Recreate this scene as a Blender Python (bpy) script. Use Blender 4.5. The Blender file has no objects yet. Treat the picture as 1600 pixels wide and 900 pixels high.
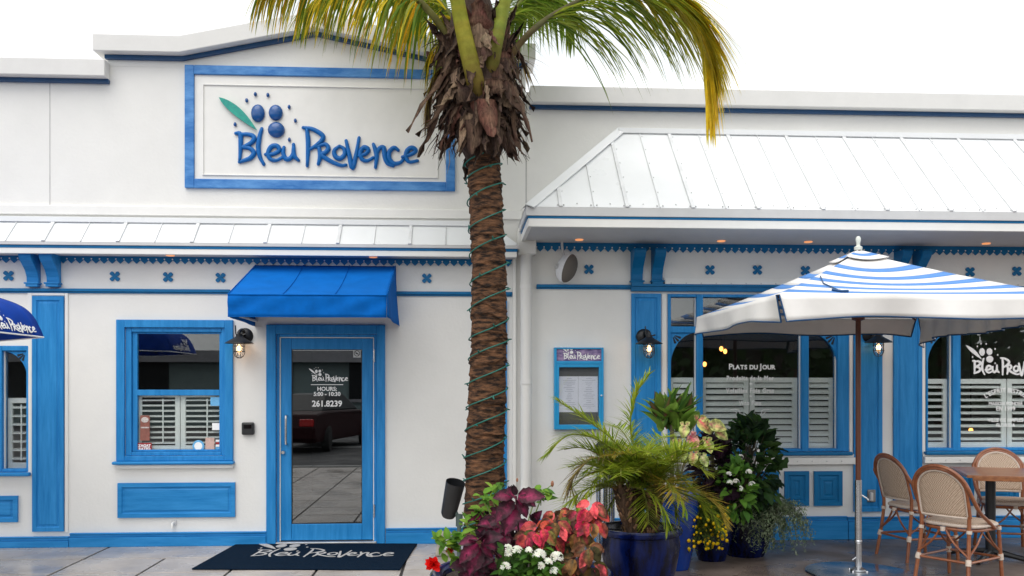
import bpy, math, random
from mathutils import Vector, Matrix
rnd = random.Random(7)
PI = math.pi
R_ = math.radians
sc = bpy.context.scene
COL = sc.collection

# ------------------------------------------------------------------ camera, world, sun
F = 1390.0; YH = 600.0; YAW = math.atan(0.0575); HC = 1.5; DC = 8.42
cam_d = bpy.data.cameras.new('camera'); cam = bpy.data.objects.new('camera', cam_d); COL.objects.link(cam)
cam.location = (0, -DC, HC); cam.rotation_euler = (R_(90), 0, -YAW)
cam_d.sensor_width = 36; cam_d.lens = F * 36 / 1600; cam_d.shift_y = (YH - 450) / 1600
cam_d.clip_start = 0.05; cam_d.clip_end = 2000
sc.camera = cam

SUN_EL, SUN_AZ = 58, 205          # azimuth measured from +Y clockwise: sun stands behind the camera
w = bpy.data.worlds.new('World'); sc.world = w; w.use_nodes = True
nt = w.node_tree; nt.nodes.clear()
out = nt.nodes.new('ShaderNodeOutputWorld'); bg = nt.nodes.new('ShaderNodeBackground')
sky = nt.nodes.new('ShaderNodeTexSky'); sky.sky_type = 'NISHITA'; sky.sun_disc = False
sky.sun_elevation = R_(SUN_EL); sky.sun_rotation = R_(SUN_AZ); sky.air_density = 1; sky.dust_density = 3
tc = nt.nodes.new('ShaderNodeTexCoord'); mp = nt.nodes.new('ShaderNodeMapping'); mp.inputs['Scale'].default_value = (1, 1, 3.0); mp.inputs['Location'].default_value = (3, 1, 0)
cn = nt.nodes.new('ShaderNodeTexNoise'); cn.inputs['Scale'].default_value = 1.6; cn.inputs['Detail'].default_value = 5
cr = nt.nodes.new('ShaderNodeValToRGB')
cr.color_ramp.elements[0].position = 0.42; cr.color_ramp.elements[0].color = (6.7, 7.0, 7.15, 1)
cr.color_ramp.elements[1].position = 0.69; cr.color_ramp.elements[1].color = (12.8, 12.7, 12.5, 1)
mx = nt.nodes.new('ShaderNodeMixRGB'); mx.inputs[0].default_value = 0.9
nt.links.new(tc.outputs['Generated'], mp.inputs[0]); nt.links.new(mp.outputs[0], cn.inputs['Vector'])
nt.links.new(cn.outputs['Fac'], cr.inputs[0]); nt.links.new(sky.outputs[0], mx.inputs[1]); nt.links.new(cr.outputs[0], mx.inputs[2])
nt.links.new(mx.outputs[0], bg.inputs[0]); nt.links.new(bg.outputs[0], out.inputs[0])
bg.inputs[1].default_value = 0.105

sd = bpy.data.lights.new('sun', 'SUN'); so = bpy.data.objects.new('sun', sd); COL.objects.link(so)
sd.energy = 1.0; sd.angle = R_(50); sd.color = (1.0, 0.965, 0.92)
dv = Vector((math.sin(R_(SUN_AZ)) * math.cos(R_(SUN_EL)), math.cos(R_(SUN_AZ)) * math.cos(R_(SUN_EL)), math.sin(R_(SUN_EL))))
so.rotation_euler = dv.to_track_quat('Z', 'Y').to_euler(); so.location = (0, -10, 20)

sc.view_settings.view_transform = 'Standard'; sc.view_settings.look = 'None'
sc.view_settings.exposure = 0.63; sc.view_settings.gamma = 1.0
sc.cycles.max_bounces = 8; sc.cycles.transparent_max_bounces = 24

# ------------------------------------------------------------------ measuring helpers (metres)
_f = Vector((math.sin(YAW), math.cos(YAW), 0)); _r = Vector((math.cos(YAW), -math.sin(YAW), 0)); _C = Vector((0, -DC, HC))
def at(px, py, Y=0.0):
    xc = (px - 800) / F; d = _f + _r * xc + Vector((0, 0, (YH - py) / F))
    return _C + d * ((Y + DC) / d.y)
def dep(px, py, Z):
    xc = (px - 800) / F
    return _C + (_f + _r * xc + Vector((0, 0, (YH - py) / F))) * Z
def rc(x0, y0, x1, y1, Y=0.0):
    a = at(x0, y0, Y); b = at(x1, y1, Y); m = (x0 + x1) / 2
    return a.x, b.x, at(m, y1, Y).z, at(m, y0, Y).z        # x0,x1,z0,z1

# ------------------------------------------------------------------ materials
def lin(h):
    h = h.lstrip('#'); o = []
    for i in (0, 2, 4):
        c = int(h[i:i+2], 16) / 255; o.append(c / 12.92 if c < .04045 else ((c + .055) / 1.055) ** 2.4)
    return tuple(o)
MATS = {}
def mat(name, c=(.8, .8, .8), rough=.5, metal=0, var=.12, scale=6, stretch=(1, 1, 1), bump=0, bscale=60, c2=None, emit=None, es=0,
        coat=0, attr=False, thr=None, spec=.5, transl=0, rvar=0):
    m = bpy.data.materials.new(name); m.use_nodes = True; n = m.node_tree; L = n.links
    b = n.nodes['Principled BSDF']; b.inputs['Roughness'].default_value = rough; b.inputs['Metallic'].default_value = metal
    b.inputs['Specular IOR Level'].default_value = spec
    b.inputs['Coat Weight'].default_value = coat; b.inputs['Coat Roughness'].default_value = .08
    t = n.nodes.new('ShaderNodeTexCoord'); mp = n.nodes.new('ShaderNodeMapping'); mp.inputs['Scale'].default_value = stretch
    L.new(t.outputs['Object'], mp.inputs[0])
    ns = n.nodes.new('ShaderNodeTexNoise'); ns.inputs['Scale'].default_value = scale; ns.inputs['Detail'].default_value = 6; ns.inputs['Roughness'].default_value = .62
    L.new(mp.outputs[0], ns.inputs['Vector'])
    rp = n.nodes.new('ShaderNodeValToRGB'); e = rp.color_ramp.elements
    lo, hi = thr or (.32, .68); e[0].position = lo; e[1].position = hi
    if attr:
        at_ = n.nodes.new('ShaderNodeAttribute'); at_.attribute_name = 'Col'
        e[0].color = (1 - var, 1 - var, 1 - var, 1); e[1].color = (1 + var, 1 + var, 1 + var, 1)
        mu = n.nodes.new('ShaderNodeMixRGB'); mu.blend_type = 'MULTIPLY'; mu.inputs[0].default_value = 1
        L.new(at_.outputs['Color'], mu.inputs[1]); L.new(rp.outputs[0], mu.inputs[2]); colout = mu.outputs[0]
    else:
        c2 = c2 or tuple(min(1, x * (1 + var)) for x in c); c1 = c if c2 and var == 0 else tuple(x * (1 - var) for x in c)
        e[0].color = (*c1, 1); e[1].color = (*c2, 1); colout = rp.outputs[0]
    L.new(ns.outputs['Fac'], rp.inputs[0]); L.new(colout, b.inputs['Base Color'])
    if rvar:
        mr = n.nodes.new('ShaderNodeMapRange'); mr.inputs['To Min'].default_value = max(.02, rough - rvar); mr.inputs['To Max'].default_value = rough + rvar
        mr.inputs['From Min'].default_value = .35; mr.inputs['From Max'].default_value = .65
        n2 = n.nodes.new('ShaderNodeTexNoise'); n2.inputs['Scale'].default_value = 1.7; n2.inputs['Detail'].default_value = 5
        L.new(t.outputs['Object'], n2.inputs['Vector']); L.new(n2.outputs['Fac'], mr.inputs['Value']); L.new(mr.outputs[0], b.inputs['Roughness'])
    if bump:
        nb = n.nodes.new('ShaderNodeTexNoise'); nb.inputs['Scale'].default_value = bscale; nb.inputs['Detail'].default_value = 4
        L.new(mp.outputs[0], nb.inputs['Vector']); bp = n.nodes.new('ShaderNodeBump'); bp.inputs['Strength'].default_value = bump; bp.inputs['Distance'].default_value = .01
        L.new(nb.outputs['Fac'], bp.inputs['Height']); L.new(bp.outputs[0], b.inputs['Normal'])
    if emit:
        b.inputs['Emission Color'].default_value = (*emit, 1); b.inputs['Emission Strength'].default_value = es
    if transl:
        tr = n.nodes.new('ShaderNodeBsdfTranslucent'); L.new(colout, tr.inputs[0]); ms = n.nodes.new('ShaderNodeMixShader'); ms.inputs[0].default_value = transl
        L.new(b.outputs[0], ms.inputs[1]); L.new(tr.outputs[0], ms.inputs[2]); L.new(ms.outputs[0], n.nodes['Material Output'].inputs[0])
    MATS[name] = m; return m
def glass_mat(name, fac=.1, tint=(1, 1, 1), bumpy=.02, rough=.0):
    m = bpy.data.materials.new(name); m.use_nodes = True; n = m.node_tree; L = n.links; n.nodes.remove(n.nodes['Principled BSDF'])
    tr = n.nodes.new('ShaderNodeBsdfTransparent'); tr.inputs[0].default_value = (*tint, 1)
    gl = n.nodes.new('ShaderNodeBsdfGlossy'); gl.inputs['Roughness'].default_value = rough; gl.inputs[0].default_value = (1, 1, 1, 1)
    fr = n.nodes.new('ShaderNodeLayerWeight'); fr.inputs[0].default_value = .12
    mr = n.nodes.new('ShaderNodeMapRange'); mr.inputs['To Min'].default_value = fac; mr.inputs['To Max'].default_value = 1
    L.new(fr.outputs['Fresnel'], mr.inputs['Value'])
    ms = n.nodes.new('ShaderNodeMixShader'); L.new(mr.outputs[0], ms.inputs[0]); L.new(tr.outputs[0], ms.inputs[1]); L.new(gl.outputs[0], ms.inputs[2])
    t = n.nodes.new('ShaderNodeTexCoord'); nb = n.nodes.new('ShaderNodeTexNoise'); nb.inputs['Scale'].default_value = 1.5; L.new(t.outputs['Object'], nb.inputs['Vector'])
    bp = n.nodes.new('ShaderNodeBump'); bp.inputs['Strength'].default_value = bumpy; L.new(nb.outputs['Fac'], bp.inputs['Height']); L.new(bp.outputs[0], gl.inputs['Normal'])
    L.new(ms.outputs[0], n.nodes['Material Output'].inputs[0]); return m

WHITE = mat('white stucco', (.825, .815, .785), .8, var=.035, scale=1.6, bump=.22, bscale=38)
WTRIM = mat('white painted wood', (.84, .83, .80), .45, var=.03, scale=5, bump=.04, bscale=40)
WMET = mat('white roof metal', (.80, .815, .825), .34, var=.03, scale=2, rvar=.08, bump=.02, bscale=4)
GMET = mat('pale grey trim metal', (.60, .60, .60), .45, var=.05, scale=4)
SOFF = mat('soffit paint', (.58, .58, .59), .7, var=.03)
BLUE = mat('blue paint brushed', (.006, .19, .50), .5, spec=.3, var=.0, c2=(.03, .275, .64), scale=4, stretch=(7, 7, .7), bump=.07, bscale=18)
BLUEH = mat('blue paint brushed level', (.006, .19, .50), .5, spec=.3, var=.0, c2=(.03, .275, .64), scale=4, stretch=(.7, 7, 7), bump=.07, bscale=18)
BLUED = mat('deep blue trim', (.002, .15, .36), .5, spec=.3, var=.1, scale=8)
BLUES = mat('blue wash', (.010, .15, .47), .5, var=.0, c2=(.13, .36, .72), scale=2.4, stretch=(1.6, 4, 5), bump=.1, thr=(.36, .74))
NAVY = mat('navy edge', (.004, .06, .17), .5)
CYAN = mat('bright cyan blue paint', (.01, .32, .66), .4, var=.08)
AWN = mat('royal blue canvas', (.001, .125, .47), .9, spec=.12, var=.10, scale=5, bump=.15, bscale=9)
AWN2 = mat('royal blue canvas hem', (.001, .115, .45), .9, spec=.12, var=.14, scale=7, bump=.3, bscale=14)
UBLU = mat('navy blue canvas', (.001, .045, .33), .8, spec=.15, var=.15, scale=6, bump=.1, bscale=12)
LETT = mat('blue sign letters', (.002, .125, .42), .35, spec=.3, var=.1, scale=20)
OLV = mat('dark blue olive enamel', (.002, .075, .28), .25, var=.15, scale=14, coat=.3)
TEAL = mat('teal leaf enamel', (.01, .40, .28), .35, var=0, c2=(.0, .22, .22), scale=22, stretch=(1, 1, 1))
LWH = mat('white lettering', (.93, .93, .92), .6, var=.03)
BLK = mat('black metal', (.012, .013, .015), .4, var=.2)
STEEL = mat('brushed steel', (.62, .63, .65), .25, 1, var=.1, scale=12, stretch=(1, 1, 8), rvar=.1)
GLASS = glass_mat('window glass', .085, (.97, .99, .985))
DGLASS = glass_mat('door glass', .17, (.45, .50, .52))
JGLASS = glass_mat('lamp glass', .06)
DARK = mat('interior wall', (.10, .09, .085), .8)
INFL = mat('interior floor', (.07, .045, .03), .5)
SHUT = mat('shutter paint', (.88, .89, .87), .45, var=.03)
AMBER = mat('amber lamp', (.9, .5, .2), .4, emit=(1.0, .36, .14), es=.45)
AMB2 = mat('amber shade', (.9, .5, .2), .4, emit=(1.0, .38, .08), es=3)
BULB = mat('warm bulb', (1, .8, .5), .4, emit=(1.0, .55, .2), es=5)
WOODP = mat('brown varnished wood', (.13, .04, .022), .4, var=.25, scale=9, stretch=(6, 6, .6))
RATT = mat('brown rattan', (.20, .055, .022), .34, var=.0, c2=(.34, .12, .045), scale=14, coat=.35, bump=.15, bscale=40)
BIND = mat('cream binding', (.62, .52, .44), .6, var=.12, scale=60, bump=.3, bscale=200)
TTOP = mat('varnished table wood', (.22, .075, .028), .36, var=.0, c2=(.42, .165, .06), scale=4, stretch=(1, 14, 14), coat=.3)
SOIL = mat('potting soil', (.05, .035, .028), .9, var=.5, scale=60, bump=1, bscale=90)
GLAZE = mat('dark cobalt glaze', (.001, .0015, .012), .2, var=.0, c2=(.001, .012, .11), scale=5, stretch=(3, 3, .7), coat=.1, spec=.25, thr=(.4, .72))
GLAZB = mat('bright cobalt glaze', (.001, .018, .14), .2, var=.0, c2=(.002, .04, .27), scale=5, coat=.3, spec=.3)
TRUNK = mat('palm trunk bark', (.022, .015, .012), .9, var=.0, c2=(.25, .12, .06), scale=5, stretch=(2.2, 2.2, 9), bump=1, bscale=26, thr=(.40, .72), spec=.2)
HUSK = mat('palm fibre', var=.55, scale=14, stretch=(5, 5, .8), spec=.2, attr=True, rough=.85, bump=.9, bscale=45)
LEAF = mat('leaf tissue', var=.18, scale=18, attr=True, rough=.5, transl=.45, spec=.15)
LEAFM = mat('mottled leaf tissue', var=.55, scale=26, attr=True, rough=.5, transl=.08, spec=.25, bump=.4, bscale=60, thr=(.40, .60))
PETI = mat('palm stalk', var=.14, scale=9, stretch=(5, 5, .6), attr=True, rough=.45)
CORD = mat('green cord', (.005, .13, .10), .5)
STRW = mat('umbrella white canvas', (.80, .78, .755), .8, var=.03, scale=7, bump=.1, bscale=10)
STRB = mat('umbrella blue stripe', (.09, .25, .60), .8, var=.05, scale=9)
PAPER = mat('menu paper', (.74, .76, .84), .6, var=.04, scale=12)
PRINT = mat('grey print', (.38, .40, .48), .7)
MATN = mat('navy doormat', (.003, .012, .028), .95, spec=.08, var=.3, scale=90, bump=.5, bscale=300)
MATL = mat('grey mat lettering', (.50, .49, .48), .95, spec=.1, var=.2, scale=70, bump=.4, bscale=300)
RED = mat('dark red sticker', (.36, .015, .02), .5)
BRN = mat('brown sticker', (.27, .10, .075), .5, var=.25, scale=40)
SKYB = mat('light blue sticker', (.15, .45, .75), .5, var=.15, scale=50)
PINKS = mat('pink buff sticker', (.62, .42, .36), .5, var=.15, scale=40)
LAV = mat('lavender field print', (.06, .04, .17), .4, var=.0, c2=(.42, .30, .50), scale=14, stretch=(1, 1, 2.5), thr=(.35, .7))
GREYB = mat('grey felt', (.10, .095, .10), .9)
SPKG = mat('grey speaker grille', (.13, .115, .10), .7, var=.1, scale=200)
ASPH = mat('asphalt', (.05, .05, .052), .8, var=.2, scale=30, bump=.3, bscale=120, rvar=.2)
CONC = mat('wet brown concrete', (.085, .065, .052), .34, var=.0, c2=(.21, .165, .14), scale=2.6, bump=.12, bscale=50, rvar=.2)
CAR = mat('dark maroon car paint', (.03, .008, .010), .5, spec=.2)
CGL = mat('car glass', (.01, .012, .014), .4, spec=.2)
TAIL = mat('tail lamp red', (.45, .02, .02), .2)
RUB = mat('rubber', (.02, .02, .02), .8)
OPP = mat('pale teal plaster', (.19, .25, .25), .8, var=.1)
OPW = mat('pale plaster', (.26, .26, .28), .8, var=.1)

def weave_mat():
    m = bpy.data.materials.new('woven tan mesh'); m.use_nodes = True; n = m.node_tree; L = n.links; b = n.nodes['Principled BSDF']; b.inputs['Roughness'].default_value = .6
    t = n.nodes.new('ShaderNodeTexCoord'); mp = n.nodes.new('ShaderNodeMapping'); mp.inputs['Rotation'].default_value = (0, 0, R_(0)); mp.inputs['Scale'].default_value = (120, 120, 120)
    L.new(t.outputs['Object'], mp.inputs[0]); ck = n.nodes.new('ShaderNodeTexChecker'); ck.inputs['Scale'].default_value = 1
    ck.inputs[1].default_value = (.68, .53, .40, 1); ck.inputs[2].default_value = (.36, .24, .165, 1)
    L.new(mp.outputs[0], ck.inputs[0]); L.new(ck.outputs[0], b.inputs['Base Color'])
    bp = n.nodes.new('ShaderNodeBump'); bp.inputs['Strength'].default_value = .4; bp.inputs['Distance'].default_value = .004; L.new(ck.outputs[1], bp.inputs['Height']); L.new(bp.outputs[0], b.inputs['Normal'])
    return m
WEAVE = weave_mat()
def paver_mat():
    m = mat('pale wet pavers', (.33, .29, .26), .3, var=.0, c2=(.56, .51, .47), scale=1.6, bump=.08, bscale=60, rvar=.16)
    return m
PAVE = paver_mat()

# ------------------------------------------------------------------ mesh builder
class MB:
    def __init__(s): s.v = []; s.f = []; s.c = []; s.mi = []; s.cur = (1, 1, 1); s.m = 0
    def add(s, vs, fs, cols=None):
        o = len(s.v); s.v += [tuple(p) for p in vs]; s.c += (cols if cols else [s.cur] * len(vs))
        for f in fs: s.f.append(tuple(i + o for i in f)); s.mi.append(s.m)
    def box(s, x0, x1, y0, y1, z0, z1):
        v = [(x0, y0, z0), (x1, y0, z0), (x1, y1, z0), (x0, y1, z0), (x0, y0, z1), (x1, y0, z1), (x1, y1, z1), (x0, y1, z1)]
        s.add(v, [(0, 3, 2, 1), (4, 5, 6, 7), (0, 1, 5, 4), (1, 2, 6, 5), (2, 3, 7, 6), (3, 0, 4, 7)]); return s
    def obox(s, M, sx, sy, sz):
        v = [M @ Vector((a * sx / 2, b * sy / 2, c * sz / 2)) for c in (-1, 1) for a, b in ((-1, -1), (1, -1), (1, 1), (-1, 1))]
        s.add(v, [(0, 3, 2, 1), (4, 5, 6, 7), (0, 1, 5, 4), (1, 2, 6, 5), (2, 3, 7, 6), (3, 0, 4, 7)]); return s
    def prism(s, poly, y0, y1):                       # poly in (x,z), CCW seen from -y
        n = len(poly); v = [(x, y0, z) for x, z in poly] + [(x, y1, z) for x, z in poly]
        f = [tuple(range(n)), tuple(range(2 * n - 1, n - 1, -1))] + [(i, i + n, (i + 1) % n + n, (i + 1) % n) for i in range(n)]
        s.add(v, f); return s
    def prismx(s, poly, x0, x1):                      # poly in (y,z)
        n = len(poly); v = [(x0, y, z) for y, z in poly] + [(x1, y, z) for y, z in poly]
        f = [tuple(range(n - 1, -1, -1)), tuple(range(n, 2 * n))] + [(i, (i + 1) % n, (i + 1) % n + n, i + n) for i in range(n)]
        s.add(v, f); return s
    def tube(s, pts, r, n=8, fn=None, caps=True, flat=1.0, cols=None):
        pts = [Vector(p) for p in pts]; N = len(pts); rr = r if isinstance(r, (list, tuple)) else [r] * N
        t0 = (pts[1] - pts[0]).normalized(); up = Vector((0, 0, 1)) if abs(t0.z) < .9 else Vector((0, 1, 0))
        a = t0.cross(up).normalized(); V = []; C = []
        for i in range(N):
            t = (pts[min(i + 1, N - 1)] - pts[max(i - 1, 0)])
            t = t.normalized() if t.length > 1e-9 else t0
            a = (a - t * a.dot(t)); a = a.normalized() if a.length > 1e-6 else t.orthogonal().normalized(); b = t.cross(a)
            for k in range(n):
                an = 2 * PI * k / n; p = pts[i] + (a * math.cos(an) + b * math.sin(an)) * rr[i]
                if fn: p = fn(p)
                V.append(p); C.append(cols[i] if cols else s.cur)
        Fs = [(i * n + k, i * n + (k + 1) % n, (i + 1) * n + (k + 1) % n, (i + 1) * n + k) for i in range(N - 1) for k in range(n)]
        if caps: Fs += [tuple(range(n - 1, -1, -1)), tuple((N - 1) * n + k for k in range(n))]
        s.add(V, Fs, C); return s
    def lathe(s, prof, c=(0, 0, 0), n=32, ax='z'):    # prof (r, h)
        V = []; c = Vector(c)
        for r, h in prof:
            for k in range(n):
                a = 2 * PI * k / n
                p = (r * math.cos(a), r * math.sin(a), h) if ax == 'z' else ((r * math.cos(a), h, r * math.sin(a)) if ax == 'y' else (h, r * math.cos(a), r * math.sin(a)))
                V.append(c + Vector(p))
        Fs = [(i * n + k, i * n + (k + 1) % n, (i + 1) * n + (k + 1) % n, (i + 1) * n + k) for i in range(len(prof) - 1) for k in range(n)]
        s.add(V, Fs); return s
    def ball(s, c, r, n=10, sc_=(1, 1, 1), fn=None):
        c = Vector(c); V = []; m = max(4, n // 2 + 1)
        for i in range(m + 1):
            th = PI * i / m
            for k in range(n):
                a = 2 * PI * k / n; p = c + Vector((math.sin(th) * math.cos(a) * sc_[0], math.sin(th) * math.sin(a) * sc_[1], math.cos(th) * sc_[2])) * r
                V.append(fn(p) if fn else p)
        Fs = [(i * n + k, (i + 1) * n + k, (i + 1) * n + (k + 1) % n, i * n + (k + 1) % n) for i in range(m) for k in range(n)]
        s.add(V, Fs); return s
    def build(s, name, mats, parent=None, smooth=False, bevel=0, solid=0):
        me = bpy.data.meshes.new(name); off = wloc(parent) if parent else Vector((0, 0, 0))
        me.from_pydata([tuple(Vector(p) - off) for p in s.v], [], s.f)
        if not isinstance(mats, (list, tuple)): mats = [mats]
        for m in mats: me.materials.append(m)
        if len(mats) > 1: me.polygons.foreach_set('material_index', s.mi)
        if any(c != (1, 1, 1) for c in s.c):
            ca = me.color_attributes.new('Col', 'FLOAT_COLOR', 'POINT'); flat = []
            for c in s.c: flat += [c[0], c[1], c[2], 1]
            ca.data.foreach_set('color', flat)
        if smooth:
            me.polygons.foreach_set('use_smooth', [True] * len(me.polygons))
            if smooth != 'full': me.set_sharp_from_angle(angle=R_(40))
        me.validate(); me.update()
        o = bpy.data.objects.new(name, me); COL.objects.link(o)
        if parent: o.parent = parent
        if solid:
            md = o.modifiers.new('s', 'SOLIDIFY'); md.thickness = solid
        if bevel:
            md = o.modifiers.new('b', 'BEVEL'); md.width = bevel; md.segments = 2; md.limit_method = 'ANGLE'; md.angle_limit = R_(50)
        return o
def wloc(o):
    v = Vector((0, 0, 0))
    while o: v += o.location; o = o.parent
    return v
def tag(o, label=None, cat=None, group=None, kind=None):
    if label: o['label'] = label
    if cat: o['category'] = cat
    if group: o['group'] = group
    if kind: o['kind'] = kind
    return o
def thing(name, label, cat, loc=(0, 0, 0), group=None):
    o = bpy.data.objects.new(name, None); COL.objects.link(o); o.location = loc; o.empty_display_size = .2
    return tag(o, label, cat, group)
def copy_tree(o, parent=None):
    c = o.copy(); COL.objects.link(c); c.parent = parent
    for ch in list(o.children): copy_tree(ch, c)
    return c
def B(name, m, parent, *boxes, bevel=.004, **k):
    mb = MB()
    for b in boxes: mb.box(*b)
    return mb.build(name, m, parent, bevel=bevel, **k)
def crom(P, n=6):
    P = [Vector(p) for p in P]; Q = [P[0] * 2 - P[1]] + P + [P[-1] * 2 - P[-2]]; out = []
    for i in range(1, len(Q) - 2):
        for k in range(n):
            t = k / n; a, b, c, d = Q[i-1], Q[i], Q[i+1], Q[i+2]
            out.append(.5 * ((2 * b) + (c - a) * t + (2 * a - 5 * b + 4 * c - d) * t * t + (3 * b - a - 3 * c + d) * t ** 3))
    return out + [P[-1]]
def mixc(a, b, t): return tuple(x + (y - x) * t for x, y in zip(a, b))

# ------------------------------------------------------------------ lettering
LST = [[(325,432),(350,437),(352,500),(347,588)], [(350,437),(400,438),(426,455),(412,482),(375,503),(352,508)], [(352,508),(402,514),(424,540),(405,567),(370,582),(345,590)],
 [(467,404),(455,450),(448,510),(457,560),(478,601)], [(487,546),(530,543),(563,522),(548,498),(518,504),(502,538),(512,570),(545,578),(582,560)],
 [(588,505),(584,540),(600,570),(625,564),(640,530),(640,488)], [(640,500),(643,550),(667,576)],
 [(712,398),(720,480),(715,606)], [(692,395),(745,403),(797,435),(796,462),(760,495),(722,518)],
 [(778,500),(786,550),(775,596)], [(762,502),(812,485),(831,508),(812,533),(792,545),(850,582),(900,601),(927,598)],
 [(892,494),(864,518),(868,550),(895,563),(919,540),(915,508),(892,494)], [(928,463),(945,540),(963,615),(985,530),(999,446)],
 [(998,546),(1035,535),(1050,512),(1027,499),(1006,528),(1016,565),(1045,573),(1077,555)],
 [(1078,480),(1096,540),(1090,610)], [(1094,545),(1110,505),(1135,500),(1141,550),(1157,587),(1187,600)],
 [(1216,512),(1192,498),(1166,523),(1166,560),(1190,586),(1225,581),(1242,565)],
 [(1238,550),(1290,532),(1312,512),(1290,497),(1264,515),(1258,550),(1277,576),(1322,569)]]
DOTS = [(385,250),(432,215),(500,218),(616,282),(650,357),(617,463),(322,383)]
def letters(mb, mp_, r=11, th=1.0, n=8, only=None):
    for st in LST:
        P = crom([Vector((x - 780, 490 - y, 0)) for x, y in st], 5); N = len(P)
        rr = [r * (.75 + .35 * math.sin(PI * min(1, i / (N - 1) * 1.1))) for i in range(N)]
        mb.tube(P, rr, n, fn=lambda p: mp_(p.x, p.y, p.z * th))
        for e in (P[0], P[-1]): mb.ball(e, r * .78, 6, fn=lambda p: mp_(p.x, p.y, p.z * th))
def oliv(mb, mp_, which=None, th=.5):
    for i, (x, y, rx, ry) in enumerate([(446,320,38,50), (543,315,39,44), (546,410,47,44)]):
        if which is None or which == i: mb.ball((x - 780, 490 - y, 0), 1, 16, (rx, ry, rx * th), fn=lambda p: mp_(*p))
def dots(mb, mp_, which=None, th=.6):
    for i, (x, y) in enumerate(DOTS):
        if which is None or which == i: mb.ball((x - 780, 490 - y, 0), 1, 8, (9, 13, 9 * th), fn=lambda p: mp_(*p))
def leafm(mb, mp_, th=8):
    a = Vector((238, 240)); b = Vector((442, 415)); d = b - a; nn = Vector((-d.y, d.x)).normalized(); up = []; lo = []
    for i in range(13):
        t = i / 12; w_ = 24 * math.sin(PI * t ** .8) ** .9 if 0 < t < 1 else .5
        p = a + d * t + nn * math.sin(PI * t) * -6
        up.append(p - nn * w_); lo.append(p + nn * w_)
    V = []; 
    for z in (0, th):
        for i in range(13): V.append((lo[i].x, lo[i].y, z)); 
        for i in range(13): V.append((up[i].x, up[i].y, z))
    V = [mp_(x - 780, 490 - y, z) for x, y, z in V]; Fs = []
    for i in range(12):
        Fs += [(i, i + 1, 14 + i, 13 + i), (26 + i, 39 + i, 40 + i, 27 + i), (i, 26 + i, 27 + i, i + 1), (13 + i, 14 + i, 40 + i, 39 + i)]
    mb.add(V, Fs)
def logo_all(mb, mp_, r=12, th=.15, n=5):
    letters(mb, mp_, r, th, n); oliv(mb, mp_, th=th); dots(mb, mp_, th=th); leafm(mb, mp_, 6 * th * 6)
def text(mb, body, size, mp_, bold=.0, ext=.001, align='CENTER', spacing=1.0, sx=1.0, serif=False):
    cu = bpy.data.curves.new('t', 'FONT'); cu.body = body; cu.size = size; cu.align_x = align; cu.offset = bold; cu.extrude = ext; cu.resolution_u = 3; cu.space_character = spacing
    o = bpy.data.objects.new('t', cu); COL.objects.link(o); dg = bpy.context.evaluated_depsgraph_get(); dg.update()
    me = o.evaluated_get(dg).to_mesh(); mb.add([mp_(v.co.x * sx, v.co.y, v.co.z) for v in me.vertices], [tuple(p.vertices) for p in me.polygons])
    o.evaluated_get(dg).to_mesh_clear(); bpy.data.objects.remove(o); bpy.data.curves.remove(cu)
def wallmap(cx, cz, y, s=1.0): return lambda u, v, w_: Vector((cx + u * s, y - w_ * s, cz + v * s))

# ================================================================== GROUND
g = MB(); g.box(-400, 400, -400, 400, -.5, -.12); tag(g.build('road', ASPH), kind='structure')
XL, XR = -9.0, 12.0
xj = at(800, 850).x; xanc = -.47
g = MB(); g.box(XL, xj, -7.9, .3, -.118, -.012); tag(g.build('pavement_base', mat('paver joints', (.035, .03, .028), .6)), kind='structure')
g = MB(); g.box(xj + .012, XR, -7.9, .3, -.118, 0); tag(g.build('terrace', CONC), kind='structure')
g = MB()
rows = [(0, -.60), (-.60, -1.20), (-1.20, -1.82), (-1.82, -2.45), (-2.45, -3.1), (-3.1, -3.75), (-3.75, -4.4), (-4.4, -5.05), (-5.05, -5.7), (-5.7, -6.35), (-6.35, -7.0), (-7.0, -7.65)]
for i, (a, b) in enumerate(rows):
    x = xj - .005; w_ = .69; first_ = True
    while x > XL:
        x2 = (xanc + .69 * math.floor((x - xanc - .02) / .69)) if first_ else x - w_
        if i == 0: x2 -= 1.38
        first_ = False; x2 = max(XL, x2); g.box(x2 + .011, x - .011, b + .011, a - .011 + (.28 if i == 0 else 0), -.012, 0.001 * rnd.random()); x = x2
tag(g.build('pavement', PAVE, bevel=.004), kind='structure')
g = MB(); g.box(XL, XR, -8.05, -7.9, -.12, .004); tag(g.build('kerb', mat('kerb concrete', (.3, .3, .29), .8), bevel=.015), kind='structure')
g = MB(); g.box(-60, 60, -14.62, -14.5, -.12, -.115); tag(g.build('road_marking', mat('road paint', (.7, .7, .68), .7)), kind='structure')

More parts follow.
